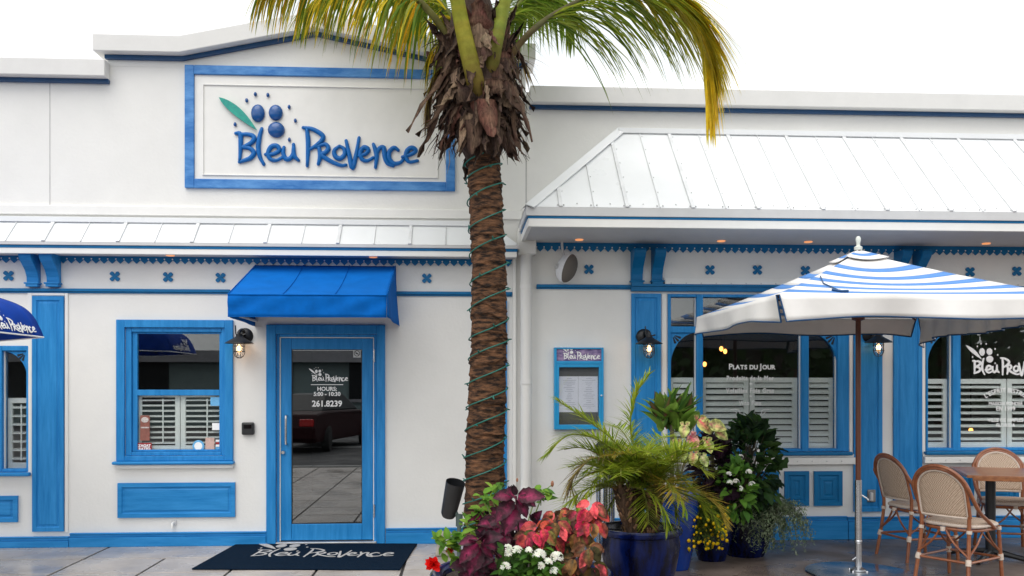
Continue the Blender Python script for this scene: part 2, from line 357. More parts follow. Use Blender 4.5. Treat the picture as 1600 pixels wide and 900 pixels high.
# ================================================================== BUILDING
bld = thing('restaurant_building', 'white stucco restaurant front with blue trim, gabled parapet and metal canopies', 'building')
xW0 = at(-230, 500).x; xW1 = at(1860, 500).x; xM = at(822, 500).x; xA = at(172, 100).x
WT = .22
WIN = {}
def hole(px0, py0, px1, py1): return rc(px0, py0, px1, py1, 0)
h_left = hole(-170, 540, 46, 738); h_win = hole(196, 512, 352, 712); h_door = hole(432, 522, 589, 850); h_door = (h_door[0], h_door[1], 0.0, h_door[3])
h_b1 = hole(1043, 460, 1326, 706); h_b2 = hole(1446, 460, 1780, 704)
zTL = at(90, 92, -.13).z - .012; zTR = at(1200, 143, -.13).z - .004; zS = at(225, 54, -.14).z - .02
def wall(x0, x1, z0, z1, holes, y0, y1):
    mb = MB(); xs = sorted({x0, x1, *[h[0] for h in holes], *[h[1] for h in holes]}); zs = sorted({z0, z1, *[h[2] for h in holes], *[h[3] for h in holes]})
    xs = [x for x in xs if x0 <= x <= x1]; zs = [z for z in zs if z0 <= z <= z1]
    def solid(i, j):
        if i < 0 or j < 0 or i >= len(xs) - 1 or j >= len(zs) - 1: return False
        cx = (xs[i] + xs[i+1]) / 2; cz = (zs[j] + zs[j+1]) / 2
        return not any(h[0] < cx < h[1] and h[2] < cz < h[3] for h in holes)
    for i in range(len(xs) - 1):
        for j in range(len(zs) - 1):
            if not solid(i, j): continue
            a, b, c, d = xs[i], xs[i+1], zs[j], zs[j+1]
            mb.add([(a, y0, c), (b, y0, c), (b, y0, d), (a, y0, d)], [(0, 1, 2, 3)]); mb.add([(a, y1, c), (b, y1, c), (b, y1, d), (a, y1, d)], [(3, 2, 1, 0)])
            if not solid(i-1, j): mb.add([(a, y0, c), (a, y0, d), (a, y1, d), (a, y1, c)], [(0, 1, 2, 3)])
            if not solid(i+1, j): mb.add([(b, y0, c), (b, y1, c), (b, y1, d), (b, y0, d)], [(0, 1, 2, 3)])
            if not solid(i, j-1): mb.add([(a, y0, c), (a, y1, c), (b, y1, c), (b, y0, c)], [(0, 1, 2, 3)])
            if not solid(i, j+1): mb.add([(a, y0, d), (b, y0, d), (b, y1, d), (a, y1, d)], [(0, 1, 2, 3)])
    return mb
zb = .0
wl = wall(xW0, xM - .004, zb, zTL, [h_left, h_win, h_door], 0, WT)
zgs = zS - .02
xg0, xg1 = at(168, 60).x, at(822, 60).x
xk0, xk1 = at(287, 52).x, at(699, 52).x; xap = (xk0 + xk1) / 2; zap = at(380, 38, -.14).z - .02; zslope = (zap - zS) / (at(380, 37).x - xk0); zAp = zS + zslope * (xap - xk0)
wl.prism([(xg0, zTL + .001), (xg1 - .004, zTL + .001), (xg1 - .004, zS), (xk1, zS), (xap, zAp), (xk0, zS), (xg0, zS)], 0, WT)
wl.build('wall', WHITE, bld)
wr = wall(xM + .004, xW1, zb, zTR, [h_b1, h_b2], .002, WT); wr.build('wall', WHITE, bld)
# shell behind the facade: side walls, back, flat roof, interior
B('wall', WHITE, bld, (xW0, xW0 + .2, WT, 6, 0, 4.0), (xW1 - .2, xW1, WT, 6, 0, 4.0), (xW0, xW1, 6, 6.2, 0, 4.0), bevel=0)
B('roof', mat('flat roof', (.4, .4, .4), .8), bld, (xW0 + .2, xW1 - .2, WT, 6, 3.7, 3.9), bevel=0)
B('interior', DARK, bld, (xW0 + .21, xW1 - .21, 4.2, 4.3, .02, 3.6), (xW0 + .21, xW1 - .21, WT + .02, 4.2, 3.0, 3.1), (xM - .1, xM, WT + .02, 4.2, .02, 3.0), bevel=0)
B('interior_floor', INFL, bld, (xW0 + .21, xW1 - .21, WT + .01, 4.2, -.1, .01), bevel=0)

# ---- cornices
def cornice(x0, x1, zt, ends=(0, 0)):
    d = .13; hh = .132
    B('cornice', mat('cornice metal', (.72, .71, .69), .5, var=.03), bld, (x0 - (d if ends[0] else 0), x1 + (d if ends[1] else 0), -d, -.001, zt - hh, zt + .02), bevel=.006)
    B('blue_line', NAVY, bld, (x0 - (.03 if ends[0] else 0), x1 + (.03 if ends[1] else 0), -.045, -.001, zt - hh - .034, zt - hh - .002), bevel=0)
cornice(xW0, xA, zTL)
cornice(xM + .03, xW1, zTR)
d = .13; hh = .132
def strip(pts, y0, y1, dz0, dz1):
    n = len(pts); v = []
    for x, z in pts: v += [(x, y0, z + dz0), (x, y0, z + dz1), (x, y1, z + dz1), (x, y1, z + dz0)]
    f = [(0, 1, 2, 3), tuple(4 * (n - 1) + k for k in (3, 2, 1, 0))]
    for i in range(n - 1):
        a = 4 * i; b = a + 4
        for k in range(4): f.append((a + k, b + k, b + (k + 1) % 4, a + (k + 1) % 4))
    mb = MB(); mb.add(v, f); return mb
gp = [(xg0 - .08, zS), (xk0, zS), (xap, zAp), (xk1, zS), (xg1 + .08, zS)]
strip(gp, -d - .01, WT + .03, -hh, .02).build('gable_cornice', MATS['cornice metal'], bld, bevel=.006)
gp2 = [(xg0 - .01, zS), (xk0, zS), (xap, zAp), (xk1, zS), (xg1 + .01, zS)]
strip(gp2, -.045, -.001, -hh - .036, -hh - .002).build('blue_line', NAVY, bld)
# wall control joints
B('wall_joint', mat('joint shadow', (.45, .44, .44), .8), bld, (at(78, 200).x - .003, at(78, 200).x + .003, -.002, -.0005, at(78, 322).z, at(78, 125).z), (xM - .004, xM + .004, -.002, -.0005, at(822, 330).z, at(822, 200).z), bevel=0)

# ---- left low canopy
def canopy(name, x0, x1, zr, ze, dpt, seam, first, hipL, hipR, fas, rel):
    """standing seam canopy, ridge height zr at wall, eave height ze at y=-dpt; x0,x1 at eave"""
    mb = MB(); l0 = x0 + (dpt if hipL else 0); l1 = x1 - (dpt if hipR else 0)
    mb.add([(x0, -dpt, ze), (x1, -dpt, ze), (l1, -.02, zr), (l0, -.02, zr)], [(0, 1, 2, 3)])
    if hipL: mb.add([(x0, -dpt, ze), (l0, -.02, zr), (x0, -.001, ze)], [(0, 1, 2)])
    if hipR: mb.add([(x1, -dpt, ze), (x1, -.001, ze), (l1, -.02, zr)], [(0, 1, 2)])
    root = mb.build(name, WMET, bld)
    sl = Vector((0, dpt - .02, zr - ze)); L = sl.length; up = Vector((0, -(zr - ze), dpt - .02)).normalized()
    sm = MB(); scw = MB(); x = first; k = 0
    while x < x1:
        t1 = 1.0
        if hipL and x < l0: t1 = (x - x0) / dpt
        if hipR and x > l1: t1 = min(t1, (x1 - x) / dpt)
        if t1 > .06:
            hw = .016 if k % 2 == 0 else .004; hgt = .012 if k % 2 == 0 else .008
            a = Vector((x, -dpt - .004, ze)); b = a + sl * t1
            V = []
            for p in (a, b):
                for sx, q in ((-hw, 0), (-hw, hgt), (hw, hgt), (hw, 0)): V.append(p + Vector((sx, 0, 0)) + up * q)
            sm.add(V, [(0, 1, 2, 3), (7, 6, 5, 4), (1, 0, 4, 5), (2, 1, 5, 6), (3, 2, 6, 7)])
            if rel:
                n = int(L * t1 / .24)
                for i in range(1, n + 1):
                    scw.ball(a + sl * (i * .24 / L) + Vector((hw + .012, 0, 0)) + up * .002, .005, 6)
                for dx in (-.025, .025): scw.ball(a + sl * (.025 / L) + Vector((dx, 0, 0)) + up * .004, .008, 6)
                scw.ball(a + sl * (.05 / L) + Vector((seam / 2, 0, 0)) + up * .003, .006, 6)
        x += seam; k += 1
    sm.build('seam', mat('seam metal', (.74, .75, .76), .4) if 'seam metal' not in MATS else MATS['seam metal'], root, bevel=.003)
    if rel: scw.build('screws', GMET, root, smooth=True)
    rg = MB(); rg.box(l0, l1, -.08, -.003, zr - .035, zr + .012)
    if hipL:
        a = Vector((x0, -dpt, ze + .012)); b = Vector((l0, -.02, zr + .02)); t = (b - a).normalized(); s1 = t.cross(Vector((0, -1, 1)).normalized()).normalized()
        wd = .055
        nrmf = Vector((0, -(zr - ze), dpt)).normalized(); cr1 = t.cross(nrmf).normalized()
        nrml = Vector((-(zr - ze), 0, dpt)).normalized(); cr2 = t.cross(nrml).normalized()
        V = [a, b, b + cr1 * wd * 1.5, a + cr1 * wd * 1.5]; rg.add(V, [(0, 1, 2, 3)]); rg.add([a, b, b - cr2 * wd * 1.5, a - cr2 * wd * 1.5], [(3, 2, 1, 0)])
        V2 = [v + nrmf * .012 for v in V]; rg.add(V2, [(0, 3, 2, 1)])
        rg.add([V[2], V[3], V2[3], V2[2]], [(0, 1, 2, 3)])
    rg.build('ridge_flashing', MATS['seam metal'] if 0 else WMET, root, bevel=.003)
    h1, h2, h3 = fas                                  # drip, blue line, white board
    B('drip_edge', GMET, bld, (x0 + .004, x1 - .004, -dpt - .004, -dpt + .03, ze - h1, ze - .002), *([(x0 + .002, x0 + .03, -dpt + .03, -.001, ze - h1, ze - .002)] if hipL else []), bevel=.002)
    B('blue_line', BLUED, bld, (x0 + .02, x1 - .02, -dpt + .008, -dpt + .05, ze - h1 - h2, ze - h1 - .001), *([(x0 + .016, x0 + .05, -dpt + .05, -.001, ze - h1 - h2, ze - h1 - .001)] if hipL else []), bevel=0)
    B('fascia', WTRIM, bld, (x0 + .025, x1 - .025, -dpt + .012, -dpt + .05, ze - h1 - h2 - h3, ze - h1 - h2 - .001), *([(x0 + .021, x0 + .055, -dpt + .05, -.001, ze - h1 - h2 - h3, ze - h1 - h2 - .001)] if hipL else []), bevel=.002)
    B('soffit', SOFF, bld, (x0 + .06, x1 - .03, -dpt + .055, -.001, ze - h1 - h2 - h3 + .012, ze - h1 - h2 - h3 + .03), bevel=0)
    return root
dl = .27; zel = at(400, 380, -dl).z; zrl = at(400, 346).z
xle = at(812, 392, -dl).x
canopy('canopy_roof', xW0, xle, zrl, zel, dl, .325, at(125.6, 376, -dl).x - .325 * 9, False, True, (.03, .025, .05), False)
B('flashing_board', WTRIM, bld, (xW0, at(815, 335).x, -.035, -.001, zrl + .04, at(400, 325).z), bevel=.006)
dr = .95; zer = at(1200, 327, -dr).z; zrr = at(1200, 209).z
xre = at(821, 322, -dr).x
canopy('canopy_roof', xre, xW1, zrr, zer, dr, .283, xre + .30, True, False, (.075, .02, .07), True)

# ---- frieze : scalloped trim, holes, cross ornaments, belts, corbels
def scallop(x0, x1, zt, y, pit, name='scalloped_trim'):
    hh_ = .065; mb = MB(); n = max(1, int(round((x1 - x0) / pit))); p = (x1 - x0) / n; t = .018
    for i in range(n):
        a = x0 + i * p; b = a + p
        poly = [(a, zt), (a, zt - hh_), (a + p * .5, zt - hh_ - .035), (b, zt - hh_), (b, zt)]
        v = [(q[0], y - t, q[1]) for q in poly] + [(q[0], y, q[1]) for q in poly]
        mb.add(v, [(0, 1, 2, 3, 4), (9, 8, 7, 6, 5), (1, 6, 7, 2), (2, 7, 8, 3)])
    mb.build(name, BLUED, bld)
    hb = MB()
    for i in range(n + 1):
        hb.lathe([(.0001, y - t - .002), (.007, y - t - .002), (.007, y - t + .002)], (x0 + i * p, 0, zt - hh_ + .006), 8, 'y')
    hb.build('pierced_dots', WTRIM, bld)
zfl = at(400, 398).z
scallop(xW0, at(800, 400).x, at(400, 397).z, -.001, .0735)
scallop(at(838, 385).x, xW1, at(1200, 380).z, -.001, .072)
B('trim_board', BLUED, bld, (xW0, at(800, 400).x, -.03, -.001, at(400, 397).z + .001, at(400, 393).z + .03), bevel=.003)
def cross(px, py):
    c = at(px, py); mb = MB()
    for a in (45, 135):
        ca, sa = math.cos(R_(a)), math.sin(R_(a)); prof = [(-.052, .010), (-.044, .018), (-.026, .017), (-.012, .012), (.012, .012), (.026, .017), (.044, .018), (.052, .010)]
        poly = [(t, -w_) for t, w_ in prof] + [(t, w_) for t, w_ in reversed(prof)]
        dy = .001 if a == 45 else .003
        mb.prism([(c.x + t * ca - w_ * sa, c.z + t * sa + w_ * ca) for t, w_ in poly], -.014 - dy, -.0012)
    mb.build('cross_ornament', BLUED, bld)
for p in ((180, 432), (263, 433), (345, 434), (667, 435), (14, 431), (920, 421), (1109, 422), (1183, 422), (1258, 423), (1332, 424), (1515, 425), (1588, 424), (750, 436)): cross(*p)
def belt(px0, px1, py0, py1):
    x0, x1, z0, z1 = rc(px0, py0, px1, py1)
    B('belt', BLUED, bld, (x0, x1, -.03, -.001, z0 + .008, z1), (x0, x1, -.018, -.001, z0 - .006, z0 + .006), bevel=.003)
belt(-200, 360, 451, 457); belt(600, 800, 456, 462); belt(838, 985, 445, 451)
x0, x1, z0, z1 = rc(985, 448, 1840, 458); B('belt', BLUED, bld, (x0, x1, -.05, -.001, z0, z1), (x0, x1, -.07, -.001, z1 - .018, z1 + .004), bevel=.003)
def corbel(px0, px1, py0, py1, dp=.20):
    x0, x1, z0, z1 = rc(px0, py0, px1, py1); H = z1 - z0; n = 14; F_ = []
    # S shaped profile in (y,z)
    prof = [(0, 0), (-.07, 0), (-.07, .10), (-.045, .14), (-.05, .30), (-.08, .48), (-.135, .64), (-.18, .76), (-dp, .86), (-dp - .005, .93), (-dp + .01, 1), (0, 1)]
    P = [(y, z0 + t * H) for y, t in prof]
    mb = MB(); mb.prismx(list(reversed(P)), x0, x1)
    mb.box(x0 - .012, x1 + .012, -.08, -.001, z0 + .08 * H, z0 + .13 * H)
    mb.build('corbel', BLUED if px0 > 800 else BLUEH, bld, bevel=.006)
corbel(45, 64, 398, 449); corbel(76, 96, 398, 449)
corbel(985, 1003, 392, 446); corbel(1017, 1034, 392, 446)
corbel(1396, 1410, 394, 446); corbel(1425, 1440, 394, 446)
# screwed storm panel track
def track(px0, px1, py0, py1, name='storm_track'):
    x0, x1, z0, z1 = rc(px0, py0, px1, py1)
    mb = MB(); mb.box(x0, x1, -.055, -.001, z0, z1 - .01); mb.box(x0, x1, -.02, -.001, z1 - .008, z1 + .02)
    o = mb.build(name, WTRIM, bld, bevel=.003); sw = MB(); x = x0 + .06
    while x < x1: sw.ball((x, -.057, (z0 + z1) / 2 - .006), .007, 6); x += .145
    sw.build('screws', GMET, o, smooth=True)
track(1037, 1390, 439, 448); track(1441, 1830, 441, 450)
track(1210, 1336, 713, 725); track(1441, 1830, 711, 722); track(1040, 1209, 713, 725)

# ---- raised panels & pilasters
def panel(name, px0, py0, px1, py1, m=BLUE, y=-.001, rings=((0, .022), (.045, .012), (.06, .018)), dbl=False):
    x0, x1, z0, z1 = rc(px0, py0, px1, py1); mb = MB(); b = .045 if (x1 - x0) < .35 or (z1 - z0) < .35 else .06
    P = [(0, 0), (0, .024), (b * .8, .024), (b, .012), (b * 1.25, .012), (b * 1.5, .018)]
    if dbl: P += [(b * 2.0, .018), (b * 2.2, .010), (b * 2.6, .016)]
    V = []
    for ins, h_ in P: V += [(x0 + ins, y - h_, z0 + ins), (x1 - ins, y - h_, z0 + ins), (x1 - ins, y - h_, z1 - ins), (x0 + ins, y - h_, z1 - ins)]
    Fs = []
    for i in range(len(P) - 1):
        for k in range(4): Fs.append((4 * i + k, 4 * i + (k + 1) % 4, 4 * i + 4 + (k + 1) % 4, 4 * i + 4 + k))
    l = 4 * (len(P) - 1); Fs.append((l, l + 1, l + 2, l + 3)); mb.add(V, Fs)
    return mb.build(name, m, bld)
def wstrip(px0, py0, px1, py1, t=.03):
    x0, x1, z0, z1 = rc(px0, py0, px1, py1); B('white_board', WTRIM, bld, (x0, x1, -t, -.001, z0, z1), bevel=.004)
panel('pilaster', 52, 463, 101, 830); wstrip(44, 457, 51, 742, .014); wstrip(102, 457, 107, 832, .014); wstrip(51.2, 457, 101.8, 462, .014)
panel('pilaster', 744, 470, 792, 828); 
panel('pilaster', 986, 459, 1032, 806); wstrip(1034, 459, 1041, 800, .012)
panel('pilaster', 1333, 459, 1377, 799); panel('pilaster', 1395, 459, 1439, 799); wstrip(1326.5, 459, 1331.5, 706, .012); wstrip(1440, 459, 1445, 706, .012)
panel('panel', 185, 754, 368, 808, BLUEH, dbl=False)
panel('panel', -150, 775, 29, 816, BLUEH)
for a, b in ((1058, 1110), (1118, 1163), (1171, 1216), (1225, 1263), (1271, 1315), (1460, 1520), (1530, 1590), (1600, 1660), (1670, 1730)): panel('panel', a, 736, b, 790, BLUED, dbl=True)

# ---- skirting
def skirt(px0, px1, py0, m=BLUEH):
    x0 = at(px0, 800).x; x1 = at(px1, 800).x; z1 = at((px0 + px1) / 2, py0).z
    B('skirting', m, bld, (x0, x1, -.045, -.001, -.0, z1 - .04), (x0, x1, -.03, -.001, z1 - .039, z1 - .014), (x0, x1, -.04, -.001, z1 - .013, z1), bevel=.004)
skirt(-225, 110, 839); skirt(111, 417, 831); skirt(603, 800, 824); skirt(838, 1322, 808); skirt(1323, 1850, 805)
# corner board and rain pipe
x0, x1, z0, z1 = rc(801, 400, 806, 846); B('corner_board', WTRIM, bld, (x0, x1, -.035, -.001, 0, z1), bevel=.004)
dp_ = MB(); xc = at(821, 600).x + .0; dp_.tube([(xc, -.075, .02), (xc, -.075, at(820, 405).z)], .052, 20); 
zt = at(820, 405).z; dp_.tube(crom([(xc, -.075, zt - .02), (xc, -.077, zt + .05), (xc, -.06, zt + .15)], 4), .052, 20)
dpo = dp_.build('downpipe', WHITE, bld, smooth=True)
pb = MB()
for z in (.5, 1.5, 2.4): pb.lathe([(.052, z), (.058, z), (.058, z + .03), (.052, z + .03)], (xc, -.075, 0), 20)
pb.build('pipe_bracket', WTRIM, dpo)
x0, x1, z0, z1 = rc(808, 360, 836, 400); B('pipe_head', WTRIM, bld, (x0, x1, -.14, -.001, z0, z1), bevel=.01)

# ---- soffit downlights
def dlight(px, py, Y, z, parent=bld):
    c = at(px, py, Y); mb = MB(); mb.lathe([(.0001, z - .002), (.020, z - .003), (.034, z - .010), (.038, z - .008), (.038, z + .002)], (c.x, Y, 0), 16)
    mb.build('soffit_lamp', AMBER, parent, smooth=True)
zsr = zer - .075 - .02 - .07 + .012
for px in (905, 1127, 1263, 1541, 1700): dlight(px, 377, -.22, zsr)
zsl = zel - .105 + .012
for px in (266, 583): dlight(px, 396, -.14, zsl)

# ---- shutters
def shutter(root, x0, x1, z0, z1, y, nsl, tilt=20, rod=True, st=.045, rail=.06):
    mb = MB(); t = .025
    mb.box(x0, x0 + st, y, y + t, z0, z1); mb.box(x1 - st, x1, y, y + t, z0, z1); mb.box(x0 + st, x1 - st, y, y + t, z0, z0 + rail); mb.box(x0 + st, x1 - st, y, y + t, z1 - rail * .8, z1)
    H = z1 - z0 - rail * 1.8; p = H / nsl; ca = R_(tilt)
    for i in range(nsl):
        zc = z0 + rail + p * (i + .5); M = Matrix.Translation(((x0 + x1) / 2, y + t / 2, zc)) @ Matrix.Rotation(ca, 4, 'X')
        mb.obox(M, x1 - x0 - 2 * st, min(.055, p * .95), .009)
    if rod: mb.box((x0 + x1) / 2 + (x1 - x0) * .12 - .006, (x0 + x1) / 2 + (x1 - x0) * .12 + .006, y - .018, y - .008, z0 + rail + .02, z1 - rail)
    return mb.build('shutter', SHUT, root, bevel=.002)

# ---- sash window beside the door
x0, x1, z0, z1 = rc(183, 500, 365, 720); a0, a1, b0, b1 = h_win
fw = B('window', BLUE, bld, (x0, a0, -.03, -.001, z0, z1), (a1, x1, -.03, -.001, z0, z1), (a0, a1, -.03, -.001, b1, z1), (a0, a1, -.03, -.001, z0, b0),
       (a0 + .001, a0 + .055, -.005, .10, b0, b1), (a1 - .035, a1 - .001, -.005, .10, b0, b1), (a0 + .056, a1 - .036, -.004, .10, b1 - .04, b1 - .001), (a0 + .056, a1 - .036, -.004, .10, b0 + .001, b0 + .035), bevel=.005)
mr0, mr1 = at(275, 618).z, at(275, 609).z
B('sash', BLUE, fw, (a0 + .0565, a0 + .10, .02, .06, b0 + .036, b1 - .041), (a1 - .06, a1 - .0365, .02, .06, b0 + .036, b1 - .041), (a0 + .10, a1 - .06, .018, .06, mr0, mr1), (a0 + .10, a1 - .06, .021, .06, b1 - .055, b1 - .041), (a0 + .10, a1 - .06, .021, .06, b0 + .036, b0 + .055), bevel=.003)
B('pane', GLASS, fw, (a0 + .1, a1 - .06, .038, .042, b0 + .05, b1 - .05), bevel=0)
sx0, sx1 = x0 - .025, x1 + .015; B('sill', BLUEH, fw, (sx0, sx1, -.075, -.001, z0 - .03, z0 - .001), bevel=.012)
B('ledge', WTRIM, fw, (sx0 + .03, sx1 - .01, -.04, -.001, z0 - .07, z0 - .031), bevel=.012)
xm = (a0 + a1) / 2 + .02
shutter(fw, a0 + .075, xm - .003, b0 + .03, mr0 + .03, .075, 9, 12); shutter(fw, xm + .003, a1 - .03, b0 + .03, mr0 + .03, .075, 9, 12)
# stickers on the lower pane
ys = .036
def stick(name, m, px0, py0, px1, py1, parent, y=ys):
    x0, x1, z0, z1 = rc(px0, py0, px1, py1, y); return B(name, m, parent, (x0, x1, y - .0015, y, z0, z1), bevel=0)
s_ = stick('sticker', RED, 215.5, 692, 237, 706.5, fw); tb = MB(); c = at(226, 697.5, ys)
text(tb, 'ZAGAT', .034, wallmap(c.x, c.z - .004, ys - .003), bold=.0015); text(tb, 'RATED', .034, wallmap(c.x, c.z - .034, ys - .003), bold=.0015); tb.build('lettering', LWH, s_)
s_ = stick('sticker', BRN, 219, 649, 234, 688.5, fw); mb = MB(); c = at(226.5, 656, ys); mb.ball((c.x, ys - .003, c.z), 1, 14, (.034, .0015, .026)); c = at(226.5, 668, ys); mb.box(c.x - .036, c.x + .036, ys - .004, ys - .002, c.z - .006, c.z + .006); mb.build('badge', mat('pale badge', (.6, .55, .52), .5, var=.3, scale=90), s_)
s_ = stick('sticker', SKYB, 329, 620.5, 343.5, 634, fw); B('sticker', PINKS, s_, bevel=0) if 0 else None
stick('sticker', LWH, 331.5, 661, 344, 672, fw); stick('sticker', PINKS, 321, 684, 335, 703, fw)
mb = MB(); c = at(310, 697, ys); mb.lathe([(.0001, ys - .003), (.052, ys - .003), (.055, ys - .0005)], (c.x, 0, c.z), 24, 'y'); s_ = mb.build('sticker', SKYB, fw); mb = MB(); mb.lathe([(.0001, ys - .0045), (.036, ys - .0045), (.037, ys - .0031)], (c.x, 0, c.z), 20, 'y'); s2 = mb.build('badge', LWH, s_)
for i, m in enumerate((LWH, RED, LWH, SKYB, LWH)): stick('sticker', m, 337, 687 + i * 3.8, 344, 690.2 + i * 3.8, fw)

# ---- door
x0, x1, z0, z1 = rc(417, 508, 602, 850); a0, a1, b0, b1 = h_door
dcas = B('door_frame', BLUE, bld, (x0, a0, -.035, -.001, .001, z1), (a1, x1, -.035, -.001, .001, z1), (a0, a1, -.035, -.001, b1, z1),
         (a0 + .001, a0 + .028, -.004, .12, .02, b1 - .001), (a1 - .028, a1 - .001, -.004, .12, .02, b1 - .001), (a0 + .03, a1 - .03, -.003, .12, b1 - .028, b1 - .001), bevel=.005)
B('threshold', mat('aluminium threshold', (.6, .6, .6), .35, .7), dcas, (a0 + .002, a1 - .002, -.05, .2, .003, .026), bevel=.004)
B('weather_strip', WTRIM, dcas, (a0 + .0285, a0 + .036, .006, .03, .03, b1 - .03), (a1 - .036, a1 - .0285, .006, .03, .03, b1 - .03), (a0 + .037, a1 - .037, .006, .03, b1 - .036, b1 - .029), bevel=0)
l0, l1, lz0, lz1 = a0 + .038, a1 - .038, .035, b1 - .038
gx0, gx1, gz0, gz1 = rc(456, 546, 566, 818, .03)
door = B('door', BLUE, bld, (l0, gx0, .012, .055, lz0, lz1), (gx1, l1, .012, .055, lz0, lz1), (gx0, gx1, .013, .055, lz0, gz0), (gx0, gx1, .013, .055, gz1, lz1), bevel=.006)
B('pane', DGLASS, door, (gx0, gx1, .030, .036, gz0, gz1), bevel=0)
B('glazing_bead', BLK, door, (gx0, gx0 + .006, .02, .029, gz0, gz1), (gx1 - .006, gx1, .02, .029, gz0, gz1), (gx0 + .006, gx1 - .006, .02, .029, gz0, gz0 + .006), (gx0 + .006, gx1 - .006, .02, .029, gz1 - .006, gz1), bevel=0)
hx = at(447, 670, -.03).x; hz0, hz1 = at(447, 696, -.04).z, at(447, 648, -.04).z
mb = MB(); mb.tube(crom([(hx, .012, hz0 + .01), (hx, -.035, hz0 + .012), (hx, -.045, hz0 + .04), (hx, -.045, hz1 - .04), (hx, -.035, hz1 - .012), (hx, .012, hz1 - .01)], 4), .011, 10); mb.build('handle', STEEL, door, smooth=True)
c = at(442.5, 707, 0); mb = MB(); mb.lathe([(.0001, -.012), (.014, -.012), (.019, -.004), (.021, .011)], (c.x, 0, c.z), 18, 'y'); mb.build('lock', STEEL, door, smooth=True)
for py in (556, 798):
    c = at(584, py, 0); mb = MB(); mb.tube([(l1 + .012, -.004, c.z - .06), (l1 + .012, -.004, c.z + .06)], .011, 10); mb.build('hinge', STEEL, door, smooth=True)
yl = .027
c = at(513, 588, yl); s = at(541, 590, yl).x - at(485, 590, yl).x; s = s / 1000
mb = MB(); mp_ = wallmap(c.x + .0, c.z - .01, yl, s); logo_all(mb, mp_, 13, .1)
c = at(511, 601, yl); mb.box(c.x - .15, c.x + .15, yl - .001, yl, c.z - .003, c.z + .003)
c = at(511, 610.5, yl); text(mb, 'HOURS:', .052, wallmap(c.x, c.z, yl), bold=.0012)
c = at(511, 618.5, yl); text(mb, '5:00 - 10:30', .052, wallmap(c.x, c.z, yl), bold=.0012)
c = at(511, 635, yl); text(mb, '261.8239', .078, wallmap(c.x, c.z, yl), bold=.002, sx=.97)
mb.build('lettering', LWH, door)
x0, x1, z0, z1 = rc(552, 546, 563.5, 558.5, yl); s_ = B('notice', mat('pale notice', (.6, .62, .62), .5), door, (x0, x1, yl - .001, yl, z0, z1), bevel=0)
mb = MB(); cx, cz = (x0 + x1) / 2, (z0 + z1) / 2
mb.tube([(cx + .026 * math.cos(a * PI / 8), yl - .002, cz + .026 * math.sin(a * PI / 8)) for a in range(17)], .003, 5); mb.tube([(cx - .018, yl - .002, cz + .018), (cx + .018, yl - .002, cz - .018)], .003, 5); mb.tube([(cx - .012, yl - .002, cz - .002), (cx + .012, yl - .002, cz - .002)], .004, 5)
mb.build('ban_symbol', BLK, s_)
# curtain of darkness inside the hallway: real inner wall left and right
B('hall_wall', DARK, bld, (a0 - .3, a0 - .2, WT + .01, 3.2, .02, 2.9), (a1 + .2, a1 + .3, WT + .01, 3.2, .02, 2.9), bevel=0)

# ---- big windows
def spandrel(root, px0, px1, py0, py1, right=False, y=.01):
    x0, x1, z0, z1 = rc(px0, py0, px1, py1, y); n = 10; W = x1 - x0; H = z1 - z0
    P = [(0, 1), (0, 0)] + [(math.sin(PI / 2 * k / n) * .0 + (1 - math.cos(PI / 2 * k / n)) * 1, math.sin(PI / 2 * k / n)) for k in range(1, n + 1)]
    # quarter arch: fills corner outside an ellipse
    Q = [(W * u, z0 + H * v) for u, v in P]
    poly = [(x0 + u if not right else x1 - u, z) for u, z in Q]
    mb = MB(); mb.prism(poly if right else list(reversed(poly)), y, y + .03)
    o = mb.build('spandrel', BLUE, root)
    f = MB()
    for a in (20, 45, 70):
        ca, sa = math.cos(R_(a)), math.sin(R_(a)); ccx, ccz = .06 * W, z1 - .06 * H; L0, L1 = .10 * W, .34 * W
        pts = [(ccx + ca * L0 - sa * .004, ccz - sa * L0 - ca * .004), (ccx + ca * L1 - sa * .012, ccz - sa * L1 - ca * .012), (ccx + ca * L1 * 1.06, ccz - sa * L1 * 1.06), (ccx + ca * L1 + sa * .012, ccz - sa * L1 + ca * .012), (ccx + ca * L0 + sa * .004, ccz - sa * L0 + ca * .004)]
        pts = [(x0 + u if not right else x1 - u, z) for u, z in pts]
        f.prism(pts, y - .0015, y + .001)
    f.build('pierced_slots', BLK, o)
